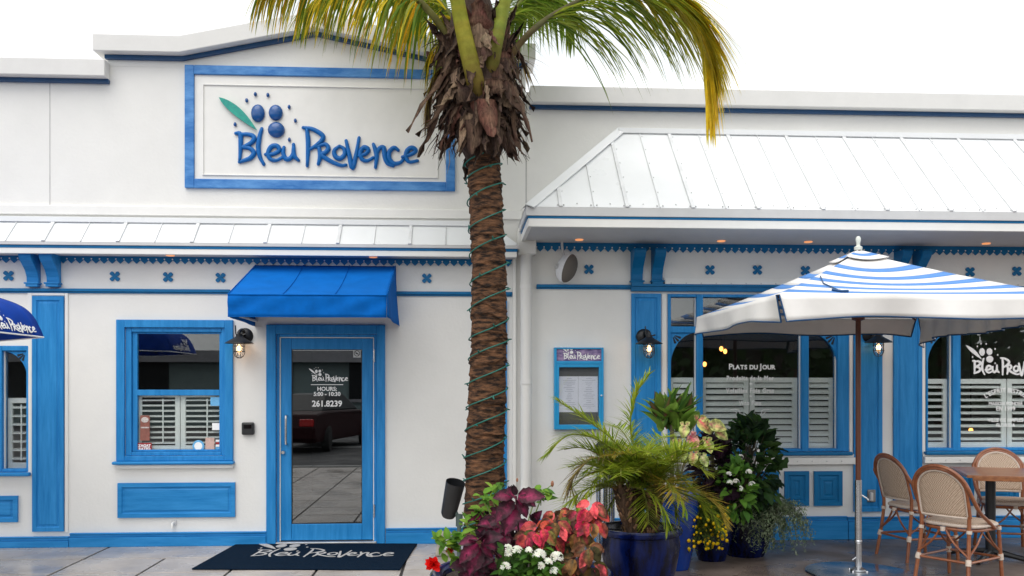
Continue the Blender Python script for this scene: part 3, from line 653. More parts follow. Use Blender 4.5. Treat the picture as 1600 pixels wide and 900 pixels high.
def bay(h, cols, transom, shut_top, slt, side_only=True, name='window', nsl=10):
    """cols: list of (px0,px1) glass openings"""
    x0, x1, z0, z1 = h; mb = MB(); y0, y1 = -.015, .09
    gz0, gz1 = z0 + .03, z1 - .03
    xs = [(at(a, 600).x, at(b, 600).x) for a, b in cols]
    prev = x0
    for a, b in xs: mb.box(prev + (.001 if prev == x0 else 0), a, y0, y1, z0 + .001, z1 - .001); prev = b
    mb.box(prev, x1 - .001, y0, y1, z0 + .001, z1 - .001)
    tz0, tz1 = transom
    for i, (a, b) in enumerate(xs):
        mb.box(a, b, y0 + .002, y1, z0 + .001, gz0); mb.box(a, b, y0 + .002, y1, gz1, z1 - .001)
        if i in (0, len(xs) - 1): mb.box(a, b, y0 + .003, y1, tz0, tz1)
    fr = mb.build(name, BLUE, bld, bevel=.005)
    st = MB()
    for i, (a, b) in enumerate(xs):
        B('pane', GLASS, fr, (a, b, .045, .049, gz0, gz1), bevel=0)
        for xx in (a, b):
            s0 = xx if xx == a else xx - .008; st.box(s0, s0 + .008, .025, .044, gz0, gz1)
    st.build('glazing_bead', WTRIM, fr)
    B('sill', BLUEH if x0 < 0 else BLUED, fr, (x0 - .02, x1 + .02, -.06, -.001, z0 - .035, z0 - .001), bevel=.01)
    for i, (a, b) in enumerate(xs):
        wd = b - a
        n = 1 if wd < .5 else 2
        for k in range(n): shutter(fr, a + .005 + k * wd / n, a - .005 + (k + 1) * wd / n, gz0 - .01, shut_top, .085, nsl, slt, rod=slt < 20, st=.05 if n == 2 else .04)
    return fr, xs
tz = (at(1068, 520).z, at(1068, 510).z)
W1, xs1 = bay(h_b1, [(1048, 1088), (1098, 1252), (1263, 1308)], tz, at(1175, 590).z, 48)
spandrel(W1, 1048, 1088, 520, 572); spandrel(W1, 1263, 1308, 520, 572, True)
W2, xs2 = bay(h_b2, [(1449, 1488), (1500, 1662), (1674, 1714)], tz, at(1550, 592).z, 22, nsl=9)
spandrel(W2, 1449, 1488, 520, 572); spandrel(W2, 1674, 1714, 520, 572, True)
W3, xs3 = bay(h_left, [(-160, -120), (-110, 0 + 0), (4, 42)], (at(20, 548).z, at(20, 541).z), at(20, 622).z, 15, nsl=7)
spandrel(W3, 4, 42, 549, 590, True)
# window lettering
yl = .041
mb = MB(); c = at(1175, 577, yl)
def smallcaps(mb, body, cx, cz, y, s, bold=.001):
    # widths measured with a throwaway text
    def width(t, sz):
        cu = bpy.data.curves.new('t', 'FONT'); cu.body = t; cu.size = sz; o = bpy.data.objects.new('t', cu); COL.objects.link(o); dg = bpy.context.evaluated_depsgraph_get(); dg.update()
        w_ = o.evaluated_get(dg).dimensions.x; bpy.data.objects.remove(o); bpy.data.curves.remove(cu); return w_
    items = []; tot = 0; gap = s * .10
    for ch in body:
        if ch == ' ': items.append((None, 0, s * .32)); tot += s * .32; continue
        big = ch.isupper(); sz = s * (1.22 if big else .95); w_ = width(ch.upper(), sz); items.append((ch.upper(), sz, w_)); tot += w_ + gap
    x = cx - tot / 2
    for ch, sz, w_ in items:
        if ch: text(mb, ch, sz, wallmap(x, cz, y), bold=bold, align='LEFT'); mb.box(x, x + w_ * .9, y - .001, y, cz - .001, cz + .002) if ch in 'LIPTRF' and False else None; x += w_ + gap
        else: x += w_
smallcaps(mb, 'Plats du Jour', c.x, c.z, yl, .062, .0022)
for i, (t, py) in enumerate((('Produits de la Mer', 594), ('Volailles Foie Gras', 613.5), ('Vins Fins', 633))):
    c = at(1172, py, yl); text(mb, t, .060, wallmap(c.x, c.z, yl), bold=.0022, spacing=1.22, sx=.82)
    if i < 2: c = at(1173, py + 5.5, yl); mb.ball((c.x, yl, c.z), 1, 8, (.016, .001, .008))
c = at(1173, 640, yl)
for sg in (-1, 1):
    P = crom([(c.x + sg * u, yl, c.z - v) for u, v in ((.20, 0), (.12, .004), (.10, .05), (.05, .085), (0.004, .10))], 5); mb.tube(P, .004, 5)
    P = crom([(c.x + sg * u, yl, c.z - v) for u, v in ((.15, .02), (.09, .075), (.02, .12))], 5); mb.tube(P, .003, 5)
mb.build('lettering', LWH, W1)
mb = MB(); cA = at(1520, 580, yl); c = at(1596, 568, yl); s = (at(1603, 580, yl).x - cA.x) / (1080 - 325 - 60)
logo_all(mb, wallmap(cA.x + (780 - 325) * s, at(1550, 571, yl).z, yl, s), 15, .08)
cx = cA.x + (780 - 325) * s - .02
zt = at(1577, 600, yl).z
Rr = .36
def arc(u, v, w_): a = u / Rr; return Vector((cx + (Rr + v) * math.sin(a), yl - w_, zt - Rr - .08 + (Rr + v) * math.cos(a)))
text(mb, "L'ESPRIT BISTRO", .062, arc, bold=.001, spacing=1.05, sx=.92)
for t, py, sz in (('MAISON FONDEE', 633, .046), ('EN 1999', 641.5, .058), ('VILLE DE NAPLES', 659, .05), ('FLORIDA', 667, .05)):
    c = at(1577, py, yl); text(mb, t, sz, wallmap(cx, c.z, yl), bold=.001, spacing=1.05, sx=.92)
mb.build('lettering', LWH, W2)

# warm lamps inside
for px, py in ((1127, 545), (1133, 549), (1101, 569), (1517, 673)):
    c = at(px, py, 2.4 if px != 1517 else 1.2); t_ = thing('pendant_lamp', {1127: 'small glowing amber lamp behind the window top, left of its pair', 1133: 'small glowing amber lamp behind the window, right of its pair', 1101: 'small dim amber lamp inside at the left edge of the large pane', 1517: 'small orange lamp seen between shutter slats of the right window'}[px], 'lamp', c)
    mb = MB(); mb.ball(c, .024, 10, (1, 1, 1.3)); mb.build('shade', AMB2, t_, smooth=True)
    mb = MB(); mb.tube([c, (c.x, c.y, 3.0)], .006, 6); mb.build('flex', BLK, t_)

# ---- hose tap + socket + door reader
c = at(272, 819); t_ = thing('wall_tap', 'tiny white hose tap on wall under the blue panel', 'tap', (c.x, 0, c.z)); mb = MB(); mb.box(c.x - .025, c.x + .025, -.012, -.001, c.z - .01, c.z + .035); mb.build('back_plate', GMET, t_, bevel=.003)
mb = MB(); mb.tube(crom([(c.x, -.01, c.z + .015), (c.x, -.05, c.z + .01), (c.x, -.06, c.z - .03)], 4), .011, 8); mb.build('spout', WTRIM, t_, smooth=True)
c = at(1359, 774); t_ = thing('socket_cover', 'grey weatherproof outlet cover on blue pilaster behind umbrella pole', 'outlet', (c.x, -.02, c.z)); mb = MB(); mb.box(c.x - .04, c.x + .04, -.045, -.026, c.z - .06, c.z + .06); mb.build('plate', mat('weathered grey', (.25, .25, .25), .6), t_, bevel=.008); mb = MB(); mb.box(c.x - .028, c.x + .002, -.075, -.046, c.z - .045, c.z + .035); mb.build('lid', GMET, t_, bevel=.006)
c = at(388.5, 669.5); t_ = thing('door_reader', 'small square black door reader on white wall left of door', 'intercom', (c.x, 0, c.z)); mb = MB(); mb.box(c.x - .056, c.x + .056, -.045, -.001, c.z - .058, c.z + .058); mb.build('case', BLK, t_, bevel=.012); mb = MB(); mb.box(c.x - .035, c.x + .035, -.050, -.046, c.z - .0, c.z + .04); mb.build('lens', mat('black lens', (.005, .005, .006), .08), t_, bevel=.004)

# ================================================================== SIGN
x0, x1, z0, z1 = rc(290, 107, 711, 297); c = at(500, 200)
sg = thing('wall_sign', 'white wall sign with blue frame reading Bleu Provence under olives and leaf', 'sign', (c.x, 0, z0))
fw_ = .085
B('frame', BLUES, sg, (x0, x0 + fw_, -.035, -.001, z0, z1), (x1 - fw_, x1, -.035, -.001, z0, z1), (x0 + fw_, x1 - fw_, -.034, -.001, z1 - fw_, z1), (x0 + fw_, x1 - fw_, -.034, -.001, z0, z0 + fw_), bevel=.006)
a0, a1, b0, b1 = x0 + fw_, x1 - fw_, z0 + fw_, z1 - fw_
B('panel', WTRIM, sg, (a0 + .001, a1 - .001, -.012, -.001, b0 + .001, b1 - .001), bevel=0)
m_ = .085; t = .012
B('moulding', WTRIM, sg, (a0 + m_, a1 - m_, -.024, -.0125, b1 - m_ - t, b1 - m_), (a0 + m_, a1 - m_, -.024, -.0125, b0 + .035, b0 + .035 + t), (a0 + m_ - t, a0 + m_ - .0005, -.025, -.0125, b0 + .035, b1 - m_), (a1 - m_ + .0005, a1 - m_ + t, -.025, -.0125, b0 + .035, b1 - m_), bevel=.003)
s = (at(652, 240).x - at(373, 240).x) / (1322 - 340)
cL = at(280 + 780 / 3.5556, 90 + 490 / 3.5556); mp_ = wallmap(cL.x, cL.z, -.026, s)
mb = MB(); letters(mb, mp_, 12.5, .9, 10); mb.build('lettering', LETT, sg, smooth='full')
for i in range(3): mb = MB(); oliv(mb, mp_, i, .5); mb.build('olive', OLV, sg, smooth='full')
mb = MB(); leafm(mb, mp_, 14); mb.build('leaf', TEAL, sg)
for i in range(7): mb = MB(); dots(mb, mp_, i, .8); mb.build('droplet', OLV, sg, smooth='full')

# ================================================================== AWNING
Zf = -1.0
xa0, xa1 = at(400, 460).x, at(618, 460).x; za = at(510, 415).z; zf = at(480, 461, Zf).z; zv = at(480, 495, Zf).z
aw = thing('door_awning', 'royal blue canvas awning over the glass entrance door', 'awning', ((xa0 + xa1) / 2, 0, zv))
def grid(mb, fn, nu, nv):
    V = [fn(i / nu, j / nv) for j in range(nv + 1) for i in range(nu + 1)]
    mb.add(V, [(j * (nu + 1) + i, j * (nu + 1) + i + 1, (j + 1) * (nu + 1) + i + 1, (j + 1) * (nu + 1) + i) for j in range(nv) for i in range(nu)])
mb = MB()
grid(mb, lambda u, v: (xa0 + (xa1 - xa0) * u, Zf * (1 - v) - .003, zf + (za - zf) * v - .030 * math.sin(PI * v) * math.sin(PI * u) ** .5 + .004 * math.sin(v * 19 + u * 6) * math.sin(PI * u) * abs(u - .5)), 48, 24)
mb.build('canopy', AWN, aw, smooth=True, solid=.004)
mb = MB()
def vf(u, v): 
    fold = .030 * math.sin(PI * min(1, v * 1.1)) * (math.sin(u * 23 + v * 5) * (abs(u - .5) ** .5)) + .012 * v * math.sin(u * 9)
    return (xa0 + (xa1 - xa0) * u, Zf - .004 - fold * .8, zv + (zf - zv) * (1 - v) - .001)
grid(mb, vf, 40, 6); mb.build('valance', AWN2, aw, smooth=True, solid=.003)
for xx, sgn in ((xa0, -1), (xa1, 1)):
    mb = MB(); zb_ = zv - .03
    def sf(u, v):
        y = Zf * (1 - u) ; zt_ = zf + (za - zf) * u; zl = zv + (at(618 if sgn > 0 else 400, 510).z - zv) * u
        return (xx + sgn * (.002 + .03 * v * v * u * (1 if sgn > 0 else .2) + .008 * math.sin(u * 9) * v), y, zt_ + (zl - zt_) * v)
    grid(mb, sf, 12, 8); mb.build('side_curtain', AWN, aw, smooth=True, solid=.003)
mb = MB()
for u_ in (.0, .34, .67, 1.0):
    xx = xa0 + (xa1 - xa0) * u_
    mb.tube([(xx, Zf * (1 - v_) - .008, zf + (za - zf) * v_ - .030 * math.sin(PI * v_) * math.sin(PI * u_) ** .5 + .003) for v_ in [k / 16 for k in range(17)]], .0035, 5)
mb.tube([(xa0 + (xa1 - xa0) * k / 20, Zf - .010, zf + .001) for k in range(21)], .005, 5)
mb.tube([(xa0 + (xa1 - xa0) * k / 60,) + vf(k / 60, 1)[1:] for k in range(61)], .004, 5)
mb.build('seam', AWN2, aw, smooth=True)
mb = MB()
for p, q in (((xa0 + .01, Zf + .02, zf - .02), (xa1 - .01, Zf + .02, zf - .02)), ((xa0 + .012, Zf + .02, zf - .02), (xa0 + .012, -.02, za - .03)), ((xa1 - .012, Zf + .02, zf - .02), (xa1 - .012, -.02, za - .03)), ((xa0 + .012, Zf + .02, zv + .03), (xa0 + .012, -.02, zv + .03)), ((xa1 - .012, Zf + .02, zv + .03), (xa1 - .012, -.02, zv + .03))): mb.tube([p, q], .012, 8)
mb.build('awning_frame', GMET, aw)

# ================================================================== WALL LAMPS
def lamp(px, py, label, Y=-.001):
    c = at(px, py, Y); t_ = thing('wall_lamp', label, 'lamp', (c.x, Y, c.z), 'black barn style wall lamps')
    O = Vector((c.x, Y, c.z))
    mb = MB(); mb.lathe([(.0001, -.03), (.05, -.028), (.072, -.012), (.075, 0)], O, 24, 'y'); mb.build('back_plate', BLK, t_, smooth=True)
    L_ = O + Vector((-.02 if px < 800 else .02, -.14, -.02)) 
    mb = MB(); mb.tube(crom([O + Vector((0, -.02, 0)), O + Vector((0, -.08, .05)), L_ + Vector((0, 0, .05)), L_ + Vector((0, 0, .0))], 5), .016, 10); mb.tube([L_ + Vector((0, 0, .0)), L_ + Vector((0, 0, .03))], .03, 14); mb.tube([L_ + Vector((-.03, 0, .03)), L_ + Vector((-.035, 0, .11))], .006, 6); mb.tube([L_ + Vector((.03, .0, .02)), L_ + Vector((.06, 0, .03))], .008, 6); mb.build('arm', BLK, t_, smooth=True)
    mb = MB(); mb.lathe([(.026, .012), (.05, -.005), (.125, -.05), (.130, -.056), (.122, -.053), (.05, -.012)], L_, 28); mb.build('shade', BLK, t_, smooth=True)
    B0 = L_ + Vector((0, 0, -.045))
    mb = MB(); mb.lathe([(.038, 0), (.043, -.03), (.043, -.09), (.03, -.125), (.0001, -.135)], B0, 20); gl = mb.build('glass_jar', JGLASS, t_, smooth=True)
    mb = MB()
    for k in range(6):
        a = PI * k / 3; mb.tube([B0 + Vector((math.cos(a) * r_, math.sin(a) * r_, h_)) for r_, h_ in ((.05, 0), (.05, -.1), (.036, -.13), (.012, -.145))], .0032, 5)
    for h_ in (-.035, -.085): mb.tube([B0 + Vector((math.cos(a * PI / 8) * .05, math.sin(a * PI / 8) * .05, h_)) for a in range(17)], .003, 5)
    mb.build('cage', BLK, t_)
    mb = MB(); mb.ball(B0 + Vector((0, 0, -.055)), .019, 10, (1, 1, 1.7)); mb.build('bulb', BULB, t_, smooth=True)
    ld = bpy.data.lights.new('glow', 'POINT'); ld.energy = .45; ld.color = (1, .6, .3); ld.shadow_soft_size = .03; lo = bpy.data.objects.new('glow', ld); COL.objects.link(lo); lo.parent = t_; lo.location = B0 + Vector((0, 0, -.055)) - wloc(t_)
lamp(383, 525, 'black cage wall lamp on white wall between window and door')
lamp(1006, 526, 'black cage wall lamp on the blue pilaster above the potted palm', -.02)
lamp(1359, 524, 'black cage wall lamp half hidden under the striped umbrella', -.02)

# ================================================================== MENU BOX
x0, x1, z0, z1 = rc(866, 543, 943, 671, -.06); y0 = -.075
mn = thing('menu_case', 'bright blue menu case with lavender header hung on white wall', 'menu case', ((x0 + x1) / 2, 0, z0))
zh = at(904, 569, -.06).z; zg = at(904, 573, -.06).z; e = .022; e2 = .045
B('case', CYAN, mn, (x0, x0 + e, y0, -.001, z0, z1), (x1 - e, x1, y0, -.001, z0, z1), (x0 + e, x1 - e, y0, -.001, z1 - .015, z1), (x0 + e, x1 - e, y0, -.001, zh, zh + .03), (x0 + e, x0 + e2, y0 + .001, -.001, z0, zh), (x1 - e2, x1 - e, y0 + .001, -.001, z0, zh), (x0 + e2, x1 - e2, y0 + .001, -.001, z0, z0 + .045), (x0 + e2, x1 - e2, y0 + .001, -.001, zh - .03, zh - .001), (x0 + e, x1 - e, -.02, -.0015, z0, z1), bevel=.004)
hd = B('header', LAV, mn, (x0 + e, x1 - e, y0 + .012, y0 + .02, zh + .03, z1 - .015), bevel=0)
mb = MB(); sN = (x1 - x0) * .74 / 1000; logo_all(mb, wallmap((x0 + x1) / 2 + .01, (zh + z1) / 2 + .005, y0 + .010, sN), 13, .1); mb.build('lettering', LWH, hd)
B('backing', GREYB, mn, (x0 + e2, x1 - e2, -.030, -.021, z0 + .045, zh - .03), bevel=0)
px0_, px1_, pz0, pz1 = rc(873, 588, 934, 644, -.035); pp = B('menu_page', PAPER, mn, (px0_ + .004, (px0_ + px1_) / 2 - .001, -.034, -.031, pz0, pz1), ((px0_ + px1_) / 2 + .001, px1_, -.035, -.031, pz0, pz1), bevel=0)
mb = MB()
for col in range(2):
    cx = px0_ + (px1_ - px0_) * (.27 + .5 * col)
    for k in range(17):
        wd = rnd.uniform(.04, .13) * (.4 if k % 4 == 0 else 1); zz = pz1 - .02 - k * .0175; mb.box(cx - wd / 2, cx + wd / 2, -.0362, -.0352, zz - .002, zz + .0015)
mb.build('print_lines', PRINT, pp)
B('pane', JGLASS, mn, (x0 + e2, x1 - e2, y0 + .018, y0 + .022, z0 + .045, zh - .03), bevel=0)
mb = MB(); mb.lathe([(.0001, y0 - .008), (.009, y0 - .006), (.009, y0)], (x1 - e, 0, at(940, 618, -.06).z), 12, 'y'); mb.build('lock', STEEL, mn, smooth=True)

# ================================================================== SPEAKER
c = at(887, 419, -.12); sp = thing('outdoor_speaker', 'round white and grey loudspeaker hung below the canopy soffit', 'speaker', c)
M = Matrix.Translation(c) @ Matrix.Rotation(R_(20), 4, 'Y') @ Matrix.Rotation(R_(-38), 4, 'Z')
mb = MB(); mb.ball((0, 0, 0), 1, 28, (.115, .09, .145), fn=lambda p: M @ Vector((min(p.x, .008), p.y, p.z))); mb.build('body', mat('white plastic', (.75, .76, .78), .4), sp, smooth=True)
mb = MB(); mb.ball((0, 0, 0), 1, 28, (.11, .086, .140), fn=lambda p: M @ Vector((max(p.x * .8, .004), p.y, p.z))); mb.build('grille', SPKG, sp, smooth=True)
mb = MB(); mb.tube(crom([c + Vector((-.02, .03, .1)), c + Vector((-.04, .05, .16)), c + Vector((-.05, .06, zsr - c.z + .02))], 4), .012, 8); mb.tube([c + Vector((-.11, -.02, .0)), c + Vector((-.08, .0, .03))], .022, 10); mb.build('bracket', GMET, sp, smooth=True)

# ================================================================== DOORMAT
A = [at(310, 892, 0)]; 
def gpt(px, py): d_ = at(px, py, 0) - _C; return _C + d_ * ((HC) / -d_.z)
q = [gpt(309, 892), gpt(636, 893), gpt(643, 849.5), gpt(361, 851)]
q = [Vector((p.x, p.y, 0)) for p in q]; cm = sum(q, Vector()) / 4; ux = (q[1] - q[0]).normalized(); uy = Vector((-ux.y, ux.x, 0)); wM = (q[1] - q[0]).length; hM = abs((q[3] - q[0]).dot(uy)) - .02
mt = thing('doormat', 'navy doormat with grey olive logo before the glass door', 'doormat', (cm.x, cm.y, 0))
shear = 0
mb = MB(); Mm = Matrix.Translation((cm.x, cm.y, .009)) @ Matrix.Rotation(math.atan2(ux.y, ux.x), 4, 'Z'); mb.obox(Mm, wM, hM, .012); mb.build('mat_base', MATN, mt, bevel=.004)
mb = MB(); sM = wM * .80 / 1084; logo_all(mb, lambda u, v, w_: Mm @ Vector(((u + 20) * sM, (v + 70) * sM * 1.45, .0065 + w_ * sM * .1)), 9.5, .3); mb.build('lettering', MATL, mt)

# ================================================================== STRIPED UMBRELLA
Zp = 7.05; b0 = dep(1341, 885, Zp); ub = Vector((b0.x, b0.y, 0)); hU = 1.02; zA, zE = 2.54, 2.10
um = thing('striped_umbrella', 'large square white umbrella with blue stripes on wood and steel pole', 'umbrella', ub)
def upos(k, s_, t, lift=0):
    a = PI / 2 * k - PI / 2; d = Vector((math.cos(a), math.sin(a), 0)); e_ = Vector((-d.y, d.x, 0))
    sag = .045 * math.sin(PI * t) * (1 - s_ ** 2) + .012 * math.sin(PI * t)
    return ub + d * (hU * t) + e_ * (hU * t * s_) + Vector((0, 0, zA - (zA - zE) * t - sag + lift))
bands = [.12]
for tcn in (.31, .47, .62, .77, .915): bands += [tcn - .032, tcn + .032]
bands += [1.0]; ts = []
mb = MB()
for k in range(4):
    for bi in range(len(bands) - 1):
        mb.m = 1 if bi % 2 == 1 else 0
        grid(mb, lambda u, v: upos(k, 2 * u - 1, bands[bi] + (bands[bi + 1] - bands[bi]) * v), 16, 2)
mb.build('canopy', [STRW, STRB], um, smooth=True, solid=.003)
mb = MB()
for k in range(4):
    for a_, b_, m_i in ((0, .07, 0), (.07, .11, 1), (.11, .165, 0)):
        mb.m = m_i; grid(mb, lambda u, v: upos(k, 2 * u - 1, a_ + (b_ - a_) * v, .022 + .01 * (a_ + (b_ - a_) * v)), 10, 2)
mb.build('vent_cap', [STRW, STRB], um, smooth=True, solid=.003)
for k in range(4):
    mb = MB(); pip = []
    kk = k
    def vp(u, v):
        s_ = 2 * u - 1; p = upos(kk, s_ * .992, 1.0); a = PI / 2 * kk - PI / 2; d = Vector((math.cos(a), math.sin(a), 0))
        ruf = (.035 if kk == 1 else .012)
        fl = .022 * v * math.sin(s_ * 4.3 + kk * 2) + .018 * v * abs(s_) ** 3 * math.sin(s_ * 19) + .03 * v * (math.sin(s_ * 7 + kk) * .4 + abs(s_) ** 6 * -.6) + ruf * v * math.sin(s_ * (26 if kk == 1 else 11))
        ed = .02 * (abs(s_) ** 8) * v * 0
        shrink = 1 - .02 * v * abs(s_) ** 4
        e_ = Vector((-d.y, d.x, 0))
        return p + d * (.006 + fl) + Vector((0, 0, -.150 * v - .022 * v * s_ ** 4 - .01 * v * math.sin(s_ * 5 + kk) - ((.03 + .07 * max(0, s_) ** 3) * v if kk == 1 else 0))) - e_ * (s_ * .03 * v) - e_ * (math.copysign(1, s_) * .02 * v * (abs(s_) > .97))
    grid(mb, vp, 60, 5); vo = mb.build('valance', STRW, um, smooth=True, solid=.003)
    mb = MB(); mb.tube([vp(0, i / 5) for i in range(5)] + [vp(i / 60, 1) for i in range(61)] + [vp(1, 1 - i / 5) for i in range(1, 6)], .006, 6); mb.build('piping', NAVY, vo)
for k in range(8):
    mb = MB(); a = PI / 4 * k; hw = hU * (1.41 if k % 2 else 1); d = Vector((math.cos(a), math.sin(a), 0))
    mb.tube([ub + Vector((0, 0, zA - .07)), ub + d * hw * .5 + Vector((0, 0, (zA + zE) / 2 - .095)), ub + d * hw * .97 + Vector((0, 0, zE - .02))], .009, 6)
    mb.tube([ub + Vector((0, 0, 2.05)) + d * .04, ub + d * hw * .5 + Vector((0, 0, (zA + zE) / 2 - .10))], .008, 6); mb.build('rib', WOODP, um)
mb = MB(); mb.tube([ub + Vector((0, 0, .72)), ub + Vector((0, 0, zA + .02))], .0205, 16); mb.build('pole', WOODP, um, smooth=True)
mb = MB(); mb.lathe([(.0215, 2.0), (.05, 2.01), (.05, 2.07), (.0215, 2.08)], ub, 16); mb.build('runner', WOODP, um, smooth=True)
mb = MB(); mb.lathe([(.03, zA + .02), (.032, zA + .045), (.015, zA + .055), (.014, zA + .075), (.020, zA + .095), (.020, zA + .115), (.010, zA + .13), (.0001, zA + .132)], ub, 16); mb.build('finial', mat('pale finial', (.66, .68, .62), .4), um, smooth=True)
mb = MB(); mb.tube([ub + Vector((0, 0, .02)), ub + Vector((0, 0, .74))], .027, 20); mb.lathe([(.027, .24), (.031, .245), (.031, .26), (.027, .265)], ub, 20); mb.lathe([(.027, .02), (.06, .021), (.06, .035), (.03, .05)], ub, 20); mb.tube([ub + Vector((.025, -.01, .62)), ub + Vector((.055, -.02, .60)), ub + Vector((.075, -.02, .585))], .007, 8); mb.tube([ub + Vector((-.025, -.01, .13)), ub + Vector((-.06, -.02, .11))], .006, 8)
mb.build('steel_sleeve', STEEL, um, smooth=True)
mb = MB(); mb.lathe([(.0001, .0175), (.385, .0175), (.40, .014), (.405, .004), (.40, .001)], ub, 56); 
for a in range(4): mb.ball(ub + Vector((math.cos(a * PI / 2 + .6) * .075, math.sin(a * PI / 2 + .6) * .075, .022)), .011, 8)
mb.build('base_plate', STEEL, um, smooth=True)
s0 = upos(0, -.88, .55) ; s1 = upos(0, -.5, .93)
mb = MB(); mb.tube([upos(0, -.93, .58, .012), upos(0, -.80, .72, .010), upos(0, -.60, .90, .010)], .0045, 6); mb.tube([upos(0, -.66, .89, .014), upos(0, -.58, .93, .012), upos(0, -.53, .93, .014)], .009, 8); mb.build('tie_strap', NAVY, um)

# ================================================================== BLUE UMBRELLA (left edge)
Zb = 6.78; e0 = dep(68, 526, Zb); Ru = 1.25; PH = 0.0; cu_ = Vector((e0.x - Ru * math.cos(PI / 8), e0.y - Ru * math.sin(PI / 8), 0)); zb_ = e0.z
bu = thing('blue_umbrella', 'navy blue umbrella with white lettering at the left edge', 'umbrella', cu_)
prof = [(Ru, 0), (Ru - .012, .04), (Ru - .03, .08), (Ru - .05, .125), (Ru - .08, .17), (Ru - .12, .21), (Ru - .18, .245), (Ru - .26, .275), (Ru - .40, .32), (Ru - .6, .38), (Ru - .9, .48), (.02, .62)]
mb = MB(); ns = 8
for k in range(8):
    a0_, a1_ = PH + PI / 8 + PI / 4 * k, PH + PI / 8 + PI / 4 * (k + 1)
    V = []; pp_ = crom([(r_, 0, h_) for r_, h_ in prof], 2)
    for q_ in pp_:
        for j in range(9):
            a = a0_ + (a1_ - a0_) * j / 8; rr = q_.x * math.cos(PI / 8) / math.cos(a - (a0_ + a1_) / 2)
            V.append((cu_.x + rr * math.cos(a), cu_.y + rr * math.sin(a), zb_ + q_.z - .014 * math.sin(PI * j / 8) * math.sin(PI * min(1, q_.z / .6))))
    mb.add(V, [(9 * i + j, 9 * i + j + 1, 9 * i + j + 10, 9 * i + j + 9) for i in range(len(pp_) - 1) for j in range(8)])
mb.build('canopy', UBLU, bu, smooth='full', solid=.003)
mb = MB(); mb.tube([(cu_.x + Ru * math.cos(PH + PI / 8 + PI / 4 * k) , cu_.y + Ru * math.sin(PH + PI / 8 + PI / 4 * k), zb_ - .004) for k in range(9)], .006, 6); mb.build('hem', LWH, bu)
mb = MB(); mb.tube([cu_, cu_ + Vector((0, 0, zb_ + .66))], .02, 12); mb.build('pole', WOODP, bu, smooth=True)
mb = MB(); mb.lathe([(.0001, .06), (.2, .06), (.25, .03), (.26, .001)], cu_, 32); mb.build('base', BLK, bu, smooth=True)
for k in range(8):
    a = PH + PI / 8 + PI / 4 * k; mb = MB(); mb.tube([cu_ + Vector((0, 0, zb_ + .55)), cu_ + Vector((math.cos(a) * (Ru - .2), math.sin(a) * (Ru - .2), zb_ + .22)), cu_ + Vector((math.cos(a) * (Ru - .03), math.sin(a) * (Ru - .03), zb_ + .02))], .008, 6); mb.build('rib', BLK, bu)
# lettering on the panel that faces the street (panel mid-direction -45 deg)
am = PH; dn = Vector((math.cos(am), math.sin(am), 0)); tn = Vector((-dn.y, dn.x, 0)); ap = Ru * math.cos(PI / 8)
def um_map(u, v, w_):
    h_ = .02 + (v + 110) * .00042; 
    for i in range(len(prof) - 1):
        if prof[i][1] <= h_ <= prof[i + 1][1] or i == len(prof) - 2:
            f_ = (h_ - prof[i][1]) / (prof[i + 1][1] - prof[i][1]); r_ = prof[i][0] + (prof[i + 1][0] - prof[i][0]) * f_; break
    r_ = r_ * math.cos(PI / 8)
    return cu_ + dn * (r_ + .009 + w_ * .0003) + tn * ((u + 60) * .0006) + Vector((0, 0, zb_ + h_))
mb = MB(); logo_all(mb, um_map, 15, .2); mb.build('lettering', LWH, bu)

